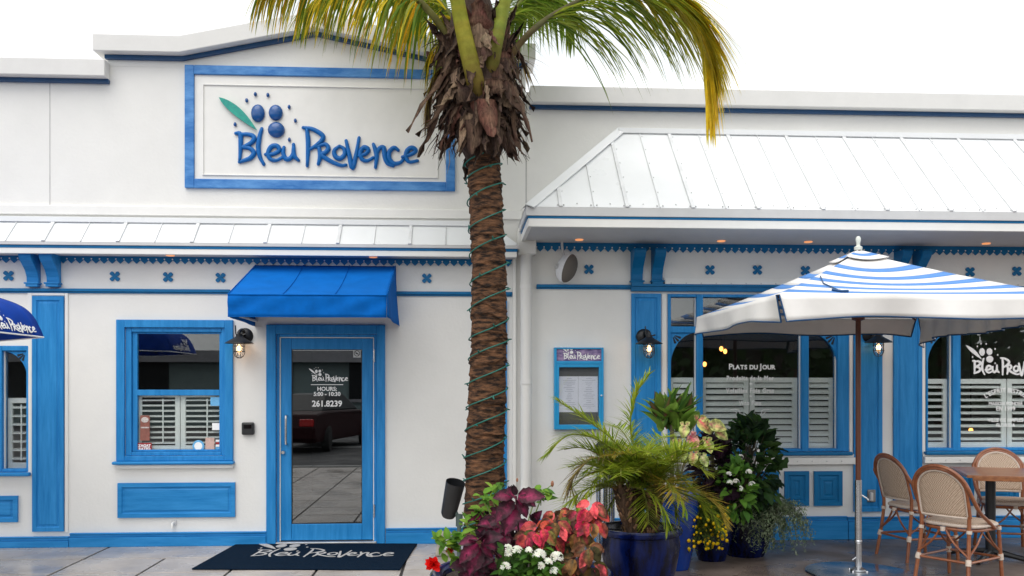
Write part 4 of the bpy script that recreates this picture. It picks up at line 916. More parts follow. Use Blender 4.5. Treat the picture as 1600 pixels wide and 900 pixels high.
# ================================================================== CHAIRS
def make_chair():
    t_ = thing('bistro_chair', '', 'chair')
    mb = MB(); n = 28; V = []
    out = []
    for k in range(n):
        a = 2 * PI * k / n; e_ = 3.2
        x = .215 * math.copysign(abs(math.cos(a)) ** (2 / e_), math.cos(a)); y = .205 * math.copysign(abs(math.sin(a)) ** (2 / e_), math.sin(a)); out.append((x * (1 + .08 * (y > 0) * y / .2), y))
    for r_, z in ((.94, .432), (1.0, .437), (1.0, .462), (.93, .470), (.0001, .462)): V += [(x * r_, y * r_, z) for x, y in out]
    mb.add(V, [(i * n + k, i * n + (k + 1) % n, (i + 1) * n + (k + 1) % n, (i + 1) * n + k) for i in range(4) for k in range(n)]); mb.add([(x * .94, y * .94, .432) for x, y in out], [tuple(range(n - 1, -1, -1))])
    st = mb.build('seat', WEAVE, t_, smooth=True)
    mb = MB(); mb.tube([(x * 1.01, y * 1.01, .448) for x, y in out] + [(out[0][0] * 1.01, out[0][1] * 1.01, .448)], .013, 8); mb.build('seat_rim', BIND, st, smooth=True)
    mb = MB(); mb.tube([(x * .97, y * .97, .418) for x, y in out] + [(out[0][0] * .97, out[0][1] * .97, .418)], .013, 8); mb.build('seat_frame', RATT, t_, smooth=True)
    # back panel (arched) in plane leaning back
    def bk(u, z, off=0): return Vector((u, -.205 - (z - .48) * .26 - off - .03 * (1 - (u / .19) ** 2), z))
    W = .178; zb0, zsq, ztop = .515, .70, .862
    arch = [(W, zb0), (W, .6), (W, zsq)] + [(W * math.cos(a), zsq + (ztop - zsq) * math.sin(a)) for a in [PI * k / 14 for k in range(1, 14)]] + [(-W, zsq), (-W, .6), (-W, zb0)]
    mb = MB(); C = [bk(0, (zb0 + .2))]; nu = 8; V = []; Fs = []
    rows_ = 12
    for j in range(rows_ + 1):
        z = zb0 + (ztop - zb0) * j / rows_; w_ = W if z <= zsq else W * math.sqrt(max(0, 1 - ((z - zsq) / (ztop - zsq)) ** 2))
        for i in range(nu + 1): V.append(bk(-w_ + 2 * w_ * i / nu, z))
    for j in range(rows_):
        for i in range(nu): a = j * (nu + 1) + i; Fs.append((a, a + 1, a + nu + 2, a + nu + 1))
    mb.add(V, Fs); bp_ = mb.build('backrest', WEAVE, t_, smooth='full', solid=.006)
    mb = MB(); mb.tube([bk(u, z) for u, z in arch] + [bk(.09, zb0), bk(0, zb0)][:0], .010, 8); mb.tube([bk(-W, zb0), bk(-W / 2, zb0), bk(0, zb0), bk(W / 2, zb0), bk(W, zb0)], .010, 8); mb.build('backrest_binding', BIND, bp_, smooth=True)
    # inner hoop and outer hoop
    mb = MB(); mb.tube([bk(u * 1.08, zb0 + (z - zb0) * 1.045, .004) for u, z in arch], .0125, 10)
    hoop = []
    for k in range(0, 21):
        a = PI * k / 20; u = .225 * math.cos(a); z = .60 + (.895 - .60) * math.sin(a) ** .75
        lean = -.205 - (z - .48) * .26 - .028 * (1 - (u / .225) ** 2) - .006
        hoop.append(Vector((u, lean, z)))
    hoop = [Vector((.222, .07, .425)), Vector((.228, -.04, .49))] + [Vector((.228, -.16, .565))] + hoop[2:-2] + [Vector((-.228, -.16, .565)), Vector((-.228, -.04, .49)), Vector((-.222, .07, .425))]
    mb.tube(crom(hoop, 3), .0145, 10); mb.build('back_frame', RATT, t_, smooth=True)
    for sx in (-1, 1):
        mb = MB(); mb.tube(crom([(sx * .205, -.275, 0), (sx * .188, -.235, .25), (sx * .182, -.215, .44), (sx * .185, -.218, .53)], 4), .0145, 10); lg = mb.build('leg', RATT, t_, smooth=True)
        for q0, q1 in (((sx * .195, -.252, .17), (sx * .190, -.240, .215)), ((sx * .184, -.218, .40), (sx * .183, -.215, .425))): mb = MB(); mb.tube([q0, q1], .020, 10); mb.build('leg_binding', BIND, lg, smooth=True)
        mb = MB(); mb.tube([(sx * .205, .225, 0), (sx * .20, .205, .22), (sx * .195, .185, .43)], .0145, 10); lg = mb.build('leg', RATT, t_, smooth=True)
        for q0, q1 in (((sx * .202, .212, .17), (sx * .2, .205, .215)), ((sx * .196, .188, .40), (sx * .195, .186, .425))): mb = MB(); mb.tube([q0, q1], .020, 10); mb.build('leg_binding', BIND, lg, smooth=True)
    mb = MB(); c4 = [(.192, -.245, .19), (.2, .208, .19), (-.2, .208, .19), (-.192, -.245, .19)]
    for i in range(4): mb.tube([c4[i], c4[(i + 1) % 4]], .010, 8)
    mb.build('stretcher', RATT, t_, smooth=True)
    mb = MB()
    for i in range(4):
        a = Vector(c4[i]); b = Vector(c4[(i + 1) % 4]); m_ = (a + b) / 2
        for p in (a, b): mb.tube(crom([p + Vector((0, 0, .04)), p.lerp(m_, .55) + Vector((0, 0, .13)), m_.lerp(p, .12) * 1.0 + Vector((0, 0, .225))], 4), .008, 8)
    mb.build('brace', RATT, t_, smooth=True)
    mb = MB()
    for i in range(4):
        m_ = (Vector(c4[i]) + Vector(c4[(i + 1) % 4])) / 2; mb.tube([m_ + Vector((0, 0, .215)) - Vector((.015, .015, 0)) * 0, m_ + Vector((0, 0, .245))], .018, 8)
    mb.build('binding', BIND, t_, smooth=True)
    return t_
ch = make_chair()
def seat_at(px, Z, head, o, label):
    p = dep(px, 800, Z); o.location = (p.x, p.y, 0); o.rotation_euler = (0, 0, -R_(head)); tag(o, label, 'chair', 'rattan chairs around the terrace table')
seat_at(1500, 6.78, 58, ch, 'front rattan chair nearest the camera, seen from behind')
seat_at(1436, 7.72, 80, copy_tree(ch), 'rattan chair side on, nearest the umbrella pole')
seat_at(1575, 7.98, 196, copy_tree(ch), 'rattan chair on the wall side, partly behind the wooden table')

# ================================================================== TABLE
A_ = dep(1483, 730.5, 8.06); A_ = Vector((A_.x, A_.y, 0)); th = R_(-20); u = Vector((math.cos(th), math.sin(th), 0)); v = Vector((math.sin(th), -math.cos(th), 0))
Lt, Wt = 1.35, .80; ct = A_ + u * Lt / 2 + v * Wt / 2
tb_ = thing('terrace_table', 'varnished brown wooden table top on black pedestal among rattan chairs', 'table', ct)
Mt = Matrix.Translation((ct.x, ct.y, 0)) @ Matrix.Rotation(th, 4, 'Z')
mb = MB(); nsl = 9
for i in range(nsl):
    w_ = Wt / nsl; mb.obox(Mt @ Matrix.Translation((0, -Wt / 2 + w_ * (i + .5), .742)), Lt - .09, w_ - .003, .024)
for sx in (-1, 1): mb.obox(Mt @ Matrix.Translation((sx * (Lt / 2 - .022), 0, .742)), .044, Wt, .0245)
for sy in (-1, 1): mb.obox(Mt @ Matrix.Translation((0, sy * (Wt / 2 - .012), .728)), Lt - .0885, .022, .04)
mb.build('table_top', TTOP, tb_, bevel=.003)
for sx in (-1, 1):
    cc = Mt @ Vector((sx * .40 - .02, 0, 0)); mb = MB(); mb.tube([(cc.x, cc.y, .05), (cc.x, cc.y, .73)], .04, 20); lg = mb.build('pedestal', BLK, tb_, smooth=True)
    mb = MB()
    for k in range(4):
        a = th + PI / 4 + k * PI / 2 + .3; d = Vector((math.cos(a), math.sin(a), 0)); mb.tube(crom([cc + Vector((0, 0, .075)), cc + d * .12 + Vector((0, 0, .06)), cc + d * .30 + Vector((0, 0, .03)), cc + d * .33 + Vector((0, 0, .012))], 3), [.026] * 4 + [.022] * 5 + [.018], 8)
    mb.build('foot', BLK, tb_, smooth=True)

# ================================================================== PLANT TOOLS
def blade(mb, base, d, L, W, droop=.3, seg=4, col=(.1, .2, .05), col2=None, side=None, fold=.3, tip=.6):
    d = Vector(d).normalized(); side = side or d.cross(Vector((0, 0, 1))); side = side.normalized() if side.length > 1e-4 else Vector((1, 0, 0))
    p = Vector(base); V = []; C = []; col2 = col2 or col
    for i in range(seg + 1):
        t = i / seg; w_ = W * min(1, .45 + t * 2.2) * (1 - t ** 2 * .98) / 1.0
        nrm = side.cross(d).normalized()
        V += [p - side * w_ / 2 + nrm * w_ * fold * .5, p - nrm * 0, p + side * w_ / 2 + nrm * w_ * fold * .5]
        c = mixc(col, col2, t ** 1.3); C += [c, tuple(x * .9 for x in c), c]
        d = (d + Vector((0, 0, -droop / seg * (1 + t)))).normalized(); p = p + d * (L / seg)
    Fs = []
    for i in range(seg): a = 3 * i; Fs += [(a, a + 1, a + 4, a + 3), (a + 1, a + 2, a + 5, a + 4)]
    mb.add(V, Fs, C)
def oleaf(mb, base, d, up, L, W, cin, ced, seg=6, curl=.35, fold=.25, ser=.0, tipd=None, neck=.0):
    """broad ovate leaf with its own centre and edge colours"""
    d = Vector(d).normalized(); up = Vector(up); side = d.cross(up); side = side.normalized() if side.length > 1e-3 else d.orthogonal().normalized(); nrm = side.cross(d).normalized()
    p = Vector(base); V = []; C = []
    for i in range(seg + 1):
        t = i / seg; w_ = W * (math.sin(PI * min(1, (t * .96 + .04)) ** .75) ** .85) if i < seg else 0.002
        if ser and i % 2: w_ *= 1 - ser
        n2 = side.cross(d).normalized(); e_ = mixc(ced, cin, .08 * (1 - t))
        V += [p - side * w_ / 2 + n2 * w_ * fold, p - side * w_ * .25 + n2 * w_ * fold * .45, p, p + side * w_ * .25 + n2 * w_ * fold * .45, p + side * w_ / 2 + n2 * w_ * fold]
        m_ = mixc(ced, cin, .32 * (1 - t * .6)); C += [e_, m_, mixc(cin, ced, t * .7), m_, e_]
        d = (d - n2 * (curl / seg)).normalized(); p = p + d * (L / seg)
    Fs = []
    for i in range(seg):
        for k in range(4): a = 5 * i + k; Fs.append((a, a + 1, a + 6, a + 5))
    mb.add(V, Fs, C)
def rdir(el0=-20, el1=70, az=None):
    a = rnd.uniform(0, 2 * PI) if az is None else az; e_ = R_(rnd.uniform(el0, el1)); return Vector((math.cos(a) * math.cos(e_), math.sin(a) * math.cos(e_), math.sin(e_)))
def jit(c, k=.2): f_ = 1 + rnd.uniform(-k, k); return tuple(max(0, x * f_ * (1 + rnd.uniform(-.06, .06))) for x in c)
def frond(path, Ls, W=.03, fwd=.35, step=.02, col=(.14, .22, .03), tipc=(.3, .3, .05), yellow=0, r0=.03, base=.12, droop=.9, spread=.9, seg=5, stalkc=(.22, .24, .06), hang=.3, bare=.12, nd=.25, parent=None, name='frond', dens=1.0, colfn=None, stiff=None, xyl=None):
    P = crom(path, 10); n = len(P); acc = [0]
    for i in range(1, n): acc.append(acc[-1] + (P[i] - P[i-1]).length)
    T = acc[-1]; mb = MB(); rr = [max(.004, r0 * (1 - (a / T)) ** .8) for a in acc]
    mb.tube(P, rr, 10, cols=[jit(mixc((.22, .11, .05), stalkc, min(1, acc[q_] / T * 5)), .08) for q_ in range(n)])
    s_ = T * bare; k = 0
    while s_ < T:
        i = min(n - 2, max(j for j in range(n) if acc[j] <= s_)); f_ = (s_ - acc[i]) / max(1e-6, acc[i+1] - acc[i]); p = P[i].lerp(P[i+1], f_); tg = (P[i+1] - P[i]).normalized()
        side = tg.cross(Vector((0, 0, 1))); side = side.normalized() if side.length > .05 else Vector((1, 0, 0)); un = side.cross(tg)
        t = s_ / T; L = Ls * (math.sin(PI * min(1, .12 + t * .80)) ** .6) * rnd.uniform(.85, 1.12)
        for sg_ in (-1, 1):
            d = side * sg_ * spread * rnd.uniform(.75, 1.15) + tg * (fwd + .6 * t) + un * rnd.uniform(.0, .5) + Vector((0, 0, -hang)) * rnd.uniform(.6, 1.3)
            c = colfn(t, sg_) if colfn else jit(mixc(col, tipc, yellow * rnd.random()), .25)
            blade(mb, p, d, L, W * rnd.uniform(.8, 1.15), droop * rnd.uniform(.7, 1.3), seg, c, mixc(c, tipc, rnd.random() * .8 * (.4 + yellow)))
        s_ += step / dens * rnd.uniform(.8, 1.2); k += 1
    return mb, P
# ================================================================== COCONUT PALM
ZT = 7.15
def tp(px, py, dz=0): return dep(px, py, ZT + dz)
tb0 = tp(757, 990); tb0.z = 0
tree = thing('coconut_palm', 'tall palm tree with ringed brown trunk before the white facade', 'palm tree', (tb0.x, tb0.y, 0))
line = [(tb0.x, tb0.y, -.02), tuple(tp(757, 850)), tuple(tp(758, 700)), tuple(tp(763, 560)), tuple(tp(764, 430)), tuple(tp(758, 300)), tuple(tp(755, 240)), tuple(tp(753, 160)), tuple(tp(745, 60)), tuple(tp(738, -40)), tuple(tp(735, -110))]
P = crom(line, 24); mb = MB(); rs = []; Q = []
L_ = 0; ringp = 0; nextr = .0; N = len(P)
pts = []; 
for i in range(N - 1):
    for k in range(3): pts.append(P[i].lerp(P[i+1], k / 3))
rr = []; ph = 0; ring_z = []
z_ = 0; rz = []
while z_ < 6: rz.append(z_); z_ += rnd.uniform(.04, .115)
import bisect
for p in pts:
    z = p.z; j = bisect.bisect(rz, z) - 1; j = max(0, min(j, len(rz) - 2)); f_ = (z - rz[j]) / (rz[j+1] - rz[j])
    base = .165 - .011 * min(z, 3) + (.03 * max(0, 1 - z / .4)); 
    if z > 3.6: base = .12
    rr.append(base + .008 * (1 - f_) ** 3 - .004 * f_ + .003 * math.sin(j * 2.3))
V = []; nn_ = 30
for i, p in enumerate(pts):
    for k in range(nn_):
        a = 2 * PI * k / nn_; zz = .022 * math.sin(a + p.z * 5) + .016 * math.sin(2 * a + p.z * 9) + .010 * math.sin(5 * a + p.z * 14); r_ = rr[i] * (1 + .018 * math.sin(3 * a + p.z * 11) + .018 * math.sin(7 * a - p.z * 23) + .025 * rnd.uniform(-.5, .5))
        V.append((p.x + r_ * math.cos(a), p.y + r_ * math.sin(a), p.z + zz))
mb.add(V, [(i * nn_ + k, i * nn_ + (k + 1) % nn_, (i + 1) * nn_ + (k + 1) % nn_, (i + 1) * nn_ + k) for i in range(len(pts) - 1) for k in range(nn_)])
mb.build('trunk', TRUNK, tree, smooth='full')
# husk boots
hc = [(.05, .028, .02), (.09, .05, .035), (.22, .15, .10), (.03, .018, .015), (.14, .06, .045), (.06, .036, .028), (.10, .06, .045)]
mb = MB()
def boot(p, d, L, W, c):
    d = Vector(d).normalized(); out_ = Vector((p.x - tb0.x, p.y - tb0.y, 0)); out_ = out_.normalized() if out_.length > .01 else Vector((0, -1, 0)); side = d.cross(out_).normalized(); V = []; C = []; seg = 7
    cl = rnd.uniform(-.5, .5); q = Vector(p)
    for i in range(seg + 1):
        t = i / seg; w_ = W * (1 - t ** 1.3 * .93) * rnd.uniform(.75, 1.2); bow = out_ * w_ * .28
        nz = Vector((rnd.uniform(-1, 1), rnd.uniform(-1, 1), rnd.uniform(-1, 1))) * .018
        V += [q - side * w_ / 2 + nz, q - side * w_ * .2 + bow, q + side * w_ * .2 + bow + nz, q + side * w_ / 2 - nz]
        cc = jit(c, .3); C += [cc, mixc(cc, (.3, .2, .13), .3), cc, tuple(x * .6 for x in cc)]
        d = (d + out_ * rnd.uniform(-.10, .22) + side * cl * .12).normalized(); q = q + d * L / seg
    mb.add(V, [(4 * i + k, 4 * i + k + 1, 4 * i + k + 5, 4 * i + k + 4) for i in range(seg) for k in range(3)], C)
rnd.seed(21)
for i in range(240):
    py = rnd.uniform(50, 215); a = rnd.uniform(0, 2 * PI); ctr = tp(748 - (150 - py) * .05, py); r_ = rnd.uniform(.18, .28) * (1 if py < 170 else 1 - (py - 170) / 110)
    p = ctr + Vector((math.cos(a) * r_, math.sin(a) * r_, 0)); up_ = rnd.random() < .25
    d = Vector((math.cos(a) * .25, math.sin(a) * .25, .9 if up_ else -.95)); boot(p, d, rnd.uniform(.16, .38), rnd.choice((.05, .08, .12, .2)) * rnd.uniform(.8, 1.2), rnd.choice(hc))
# side drapes seen in silhouette
for px, py, dx, dy, L, W in ((700, 110, -.35, -.8, .62, .13), (690, 150, -.15, -1, .52, .10), (790, 120, .25, -1, .62, .14), (800, 170, .2, -1, .42, .10), (720, 70, -.7, .1, .25, .12), (715, 105, -.3, -1, .66, .15), (770, 130, .1, -1, .62, .16), (745, 120, 0, -1, .68, .16), (730, 160, -.1, -1, .45, .16), (780, 190, .25, -1, .32, .12), (690, 60, -.4, .5, .2, .1)):
    boot(tp(px, py, -.16), Vector((dx, -.1, dy)), L, W, rnd.choice(hc[:3]))
for i in range(420):   # loose fibres
    px = rnd.uniform(675, 815); py = rnd.uniform(60, 235); p = tp(px, py, rnd.uniform(-.2, .1)); q = p + Vector((rnd.uniform(-.08, .08) + (px - 750) * .0006, rnd.uniform(-.05, .03), -rnd.uniform(.05, .2)))
    c = jit(rnd.choice(hc), .3); mb.tube([p, p.lerp(q, .5) + Vector((rnd.uniform(-.02, .02), 0, 0)), q], [.004, .003, .001], 4, cols=[c] * 3)
# core of old leaf bases
mb.tube([tp(755, 250), tp(753, 225), tp(752, 180), tp(748, 120), tp(742, 60), tp(737, 0), tp(735, -60)], [.13, .19, .26, .27, .22, .15, .11], 18, cols=[(.07, .045, .035)] * 7)
mb.build('husk', HUSK, tree, smooth='full')
G1, G2, Y1, Y2 = (.12, .23, .02), (.30, .36, .04), (.78, .58, .03), (.85, .48, .03)
def cf_left(t, s_):
    r_ = rnd.random(); return jit(G2 if r_ < .38 else (G1 if r_ < .66 else (Y1 if r_ < .9 else Y2)), .25)
def cf_right(t, s_):
    yl_ = max(0, (t - .45) / .4); return jit(mixc(G1 if rnd.random() < .5 else G2, (1.0, .76, .05), min(1, yl_ * rnd.uniform(.4, 1.3))), .2)
def cf_green(t, s_): return jit(mixc(G1, G2, rnd.random()), .25)
def cf_tip(t, s_): return jit(mixc((.42, .44, .04), (1.0, .74, .05), rnd.random()), .2)
def put(args, **k):
    mb, P = frond(args, **k); mb.build('frond', LEAF, tree, smooth='full')
# left arching fronds (main one droops leaflets over the gable)
put([tp(722, 112, -.1), tp(700, 60, -.15), tp(668, 15, -.25), tp(615, -30, -.3), tp(540, -55, -.35), tp(465, -50, -.35), tp(405, -15, -.35)], Ls=.68, W=.026, step=.013, colfn=cf_left, tipc=(.5, .34, .06), r0=.034, spread=.42, hang=1.1, droop=1.0, bare=.30, stalkc=(.26, .24, .08))
put([tp(735, 95, .15), tp(700, 20, .3), tp(650, -30, .45), tp(590, -45, .6), tp(520, -20, .7), tp(470, 20, .75)], Ls=.66, W=.026, step=.016, colfn=cf_left, tipc=(.5, .34, .06), r0=.03, spread=.6, hang=.8, droop=.9, bare=.18)
put([tp(740, 90, .2), tp(720, 10, .45), tp(690, -20, .7), tp(650, 0, .9), tp(620, 50, 1.0)], Ls=.55, W=.026, step=.02, colfn=cf_green, tipc=(.2, .25, .05), r0=.025, spread=.7, hang=.6, droop=.9, bare=.2)
# right arching frond, yellow and pendulous at its end
put([tp(783, 125, -.05), tp(800, 85, -.1), tp(835, 45, -.15), tp(885, 12, -.2), tp(960, -22, -.25), tp(1040, -22, -.25), tp(1082, 12, -.25), tp(1100, 70, -.25), tp(1106, 140, -.25)], Ls=.95, W=.028, step=.0115, colfn=cf_right, tipc=(.6, .36, .05), r0=.030, fwd=.85, spread=.42, hang=.85, droop=.85, bare=.22, stalkc=(.22, .20, .10))
put([tp(960, -32, -.2), tp(1030, -30, -.22), tp(1072, -8, -.25), tp(1096, 30, -.25), tp(1106, 75, -.25)], Ls=.82, W=.027, step=.0085, colfn=cf_tip, tipc=(.6, .36, .05), r0=.006, fwd=.75, spread=.30, hang=.95, droop=.35, bare=.02)
# back right frond hanging behind
put([tp(770, 80, .2), tp(800, 20, .4), tp(840, -15, .6), tp(880, 0, .8), tp(895, 40, .9)], Ls=.62, W=.026, step=.013, colfn=cf_green, tipc=(.25, .28, .05), r0=.025, spread=.55, hang=.8, droop=.7, bare=.25)
put([tp(765, 90, .25), tp(780, 30, .5), tp(815, -10, .9), tp(850, 10, 1.1)], Ls=.6, W=.024, step=.02, colfn=cf_green, tipc=(.2, .25, .05), r0=.02, spread=.9, hang=.5, droop=.5, bare=.2)
# two stout upright stalks leaving the top of the picture
put([tp(750, 165, -.12), tp(742, 125, -.27), tp(731, 80, -.32), tp(718, 20, -.34), tp(708, -50, -.42), tp(690, -170, -.6), tp(640, -300, -.9), tp(560, -360, -1.2)], Ls=.6, W=.03, step=.03, colfn=cf_green, r0=.078, spread=.9, hang=.5, bare=.5, stalkc=(.44, .42, .06))
put([tp(758, 140, -.1), tp(768, 100, -.22), tp(776, 60, -.25), tp(786, 15, -.2), tp(798, -40, -.2), tp(830, -160, -.3), tp(900, -260, -.4), tp(1000, -280, -.5)], Ls=.6, W=.03, step=.03, colfn=cf_green, r0=.065, spread=.9, hang=.5, bare=.5, stalkc=(.36, .40, .07))
put([tp(750, 100, .2), tp(755, 0, .3), tp(760, -150, .6), tp(770, -260, 1.1)], Ls=.6, W=.03, step=.03, colfn=cf_green, r0=.04, spread=.9, hang=.5, bare=.4, stalkc=(.2, .2, .06))
# small hanging dead fronds by the husk
def cf_dead(t, s_): return jit(rnd.choice([(.26, .19, .09), (.14, .09, .06), (.40, .28, .05)]), .25)
put([tp(715, 115, -.12), tp(690, 105, -.15), tp(673, 130, -.15), tp(668, 180, -.12)], Ls=.36, W=.014, step=.010, colfn=cf_dead, tipc=(.12, .08, .05), r0=.01, spread=.3, hang=1.2, droop=1.2, bare=.2)
put([tp(700, 75, -.1), tp(680, 70, -.12), tp(668, 90, -.12)], Ls=.36, W=.014, step=.012, colfn=cf_left, tipc=(.3, .2, .05), r0=.01, spread=.3, hang=1.2, droop=1.2, bare=.2)
put([tp(790, 95, 0), tp(808, 85, .1), tp(820, 100, .1)], Ls=.38, W=.012, step=.014, colfn=cf_dead, tipc=(.4, .3, .05), r0=.008, spread=.6, hang=.8, droop=.5, bare=.2)

# string lights round the trunk
sl_ = thing('string_lights', 'dark green string lights wound around the palm trunk', 'string lights', (tb0.x, tb0.y, .4))
wr_ = [(246, 0), (268, 1), (300, 2), (345, 3), (382, 4), (428, 5), (466, 6), (516, 7), (545, 8), (585, 9), (622, 10), (655, 11), (700, 12), (735, 13), (772, 14), (806, 15), (850, 16)]
pts = []
for i in range(len(wr_) - 1):
    for k in range(24):
        f_ = k / 24; py = wr_[i][0] + (wr_[i+1][0] - wr_[i][0]) * f_
        z = tp(757, py).z; j = min(range(len(P)), key=lambda q_: abs(P[q_].z - z)); base = .165 - .011 * min(z, 3) + .016; a = -PI / 2 - 2 * PI * (i + f_)
        tilt = .035 * math.cos(a)
        pts.append(Vector((P[j].x + base * math.cos(a), P[j].y + base * math.sin(a), z + tilt)))
mb = MB(); mb.tube(pts, .0055, 6); mb.build('cord', CORD, sl_, smooth=True)
bm_ = MB(); bm_.tube([(0, 0, 0), (0, 0, .018), (0, 0, .034)], [.007, .006, .0035], 7); proto = None
for i in range(5, len(pts), 9):
    p = pts[i]; c = Vector((tb0.x, tb0.y, p.z)); o_ = (p - Vector((P[min(range(len(P)), key=lambda q_: abs(P[q_].z - p.z))].x, tb0.y, p.z))).normalized()
    if proto is None: ob = bm_.build('bulb', CORD, None, smooth=True); proto = ob
    else: ob = proto.copy(); COL.objects.link(ob)
    ob.parent = sl_; ob.location = p - sl_.location; ob.rotation_euler = (o_ * .6 + Vector((rnd.uniform(-.6, .6), 0, rnd.uniform(-.8, .8)))).to_track_quat('Z', 'Y').to_euler()

# ================================================================== SPOT LIGHT and utility box beside the trunk
c = dep(706, 780, 6.6); st_ = thing('garden_spotlight', 'black cylindrical garden spotlight on a stake left of the palm trunk', 'spotlight', (c.x, c.y, 0))
ax = Vector((.20, -.30, .93)).normalized(); 
mb = MB(); mb.tube([c - ax * .145, c - ax * .12, c + ax * .02, c + ax * .14], [.045, .058, .066, .072], 22, caps=False); mb.tube([c - ax * .145, c - ax * .144], [.045, .044], 22); mb.tube([c + ax * .06, c + ax * .065], .0655, 22); mb.build('housing', BLK, st_, smooth=True)
mb = MB(); q = c - ax * .10 + Vector((.045, -.02, 0)); mb.tube(crom([q, q + Vector((.03, 0, -.06)), (c.x + .055, c.y, .5), (c.x + .05, c.y, 0)], 4), .016, 10); mb.tube([q + Vector((.03, 0, -.02)), q + Vector((.03, 0, -.11))], .026, 10); mb.build('stake', mat('grey green stake', (.06, .09, .08), .5), st_, smooth=True)
c = at(695, 836, -.6); bx = thing('utility_box', 'worn beige grey utility box at the pavement behind the flowers', 'utility box', (c.x, -.6, 0))
mb = MB(); mb.prism([(c.x - .085, .001), (c.x + .07, .001), (c.x + .06, .20), (c.x - .05, .21)], -.68, -.55); mb.build('case', mat('worn beige plastic', (.34, .31, .27), .7, var=.25, scale=20), bx, bevel=.015)
mb = MB(); mb.box(c.x - .02, c.x + .04, -.69, -.681, .06, .15); mb.build('cover', GMET, bx, bevel=.006)

# ================================================================== POTS
def pot(loc, R, H, m, label, neck=.9, foot=.6, soil=True):
    t_ = thing('glazed_pot', label, 'plant pot', loc); z = 0
    mb = MB(); mb.lathe([(.0001, .001), (R * foot, .001), (R * (foot + .03), .02), (R * .86, H * .45), (R * .96, H * .75), (R * .93, H * .88), (R * .93, H * .9), (R * 1.0, H * .92), (R * 1.02, H * .96), (R * .99, H), (R * .93, H), (R * .88, H * .96), (R * .86, H * .85), (R * .86, H * .80)], loc, 56); mb.build('body', m, t_, smooth=True)
    mb = MB(); V = []; rings = 10
    for i in range(rings + 1):
        for k in range(24): a = 2 * PI * k / 24; r_ = R * .865 * i / rings; V.append(Vector(loc) + Vector((r_ * math.cos(a), r_ * math.sin(a), H * .89 + rnd.uniform(-.008, .008))))
    mb.add(V, [(i * 24 + k, i * 24 + (k + 1) % 24, (i + 1) * 24 + (k + 1) % 24, (i + 1) * 24 + k) for i in range(rings) for k in range(24)]); mb.build('soil', SOIL, t_, smooth='full')
    return t_
# pygmy date palm
rnd.seed(11)
pc = dep(1000, 826, 6.12); pl = Vector((pc.x, pc.y, 0)); Hp = .52
pot(pl, .285, Hp, GLAZE, 'dark cobalt glazed pot holding the feathery palm')
pd = thing('date_palm', 'small feathery date palm in the dark cobalt pot', 'palm', (pl.x, pl.y, Hp * .88))
tops = []
for (dx, dy, lean, hgt) in ((-.06, -.04, -.09, .36), (.06, -.03, .04, .34), (.0, .05, .0, .38)):
    mb = MB(); b_ = pl + Vector((dx, dy, Hp * .86)); t_ = b_ + Vector((lean, dy, hgt)); tops.append(t_)
    mb.tube([b_.lerp(t_, i / 6) for i in range(7)], [.042, .046, .046, .048, .046, .042, .03], 12, cols=[(.10, .06, .04)] * 7)
    for i in range(110):
        f_ = rnd.random(); a = rnd.uniform(0, 2 * PI); p = b_.lerp(t_, f_) + Vector((math.cos(a), math.sin(a), 0)) * .040; c = jit(rnd.choice([(.16, .09, .05), (.32, .18, .10), (.07, .045, .03)]), .3)
        mb.tube([p, p + Vector((math.cos(a) * .025, math.sin(a) * .025, .03))], [.014, .005], 5, cols=[c, c])
    mb.build('stem', HUSK, pd)
def cf_pg(t, s_): return jit(mixc((.15, .27, .02), (.46, .52, .05), rnd.random()), .22)
for i in range(50):
    b_ = tops[i % 3]; az = 2 * PI * i / 50 * 1.0 + rnd.uniform(-.15, .15) + (i % 3) * 2.1; el = R_(rnd.choice([82, 72, 62, 50, 38, 26, 12, 55, 70, 0])); Lf = rnd.uniform(.42, .60)
    h = Vector((math.cos(az), math.sin(az), 0)); path = [b_ + Vector((0, 0, -.02))]; e_ = el; p = path[0].copy()
    for k in range(5):
        p = p + (h * math.cos(e_) + Vector((0, 0, math.sin(e_)))) * Lf / 5; path.append(p.copy()); e_ -= R_(rnd.uniform(13, 25))
    yel = (i % 9 == 4)
    mb, _ = frond(path, Ls=.20, W=.0115, step=.013, colfn=(lambda t, s_: jit(mixc((.30, .26, .04), (.5, .33, .05), rnd.random()), .2)) if yel else cf_pg, tipc=(.34, .32, .07), r0=.008, spread=.85, hang=.0, droop=.10, seg=3, bare=.12, stalkc=(.24, .26, .06))
    mb.build('frond', LEAF, pd, smooth='full')
# special fronds reaching as in the photo
for path, cfn in (([dep(1000, 740, 6.1), dep(960, 690, 6.0), dep(915, 655, 5.95), dep(870, 625, 5.9), dep(853, 615, 5.9)][:4], cf_pg), ([dep(990, 735, 6.1), dep(940, 690, 6.0), dep(890, 680, 6.0), dep(852, 712, 6.0)], cf_pg), ([dep(1000, 730, 6.1), dep(985, 670, 6.1), dep(995, 615, 6.1), dep(1014, 586, 6.1)], cf_pg), ([dep(985, 730, 6.1), dep(930, 715, 5.9), dep(895, 750, 5.9), dep(900, 792, 5.9)], cf_dead)):
    mb, _ = frond(path, Ls=.19, W=.010, step=.012, colfn=cfn, tipc=(.34, .32, .07), r0=.007, spread=.6, hang=.1, droop=.35, seg=3, bare=.2, stalkc=(.24, .26, .06)); mb.build('frond', LEAF, pd, smooth='full')

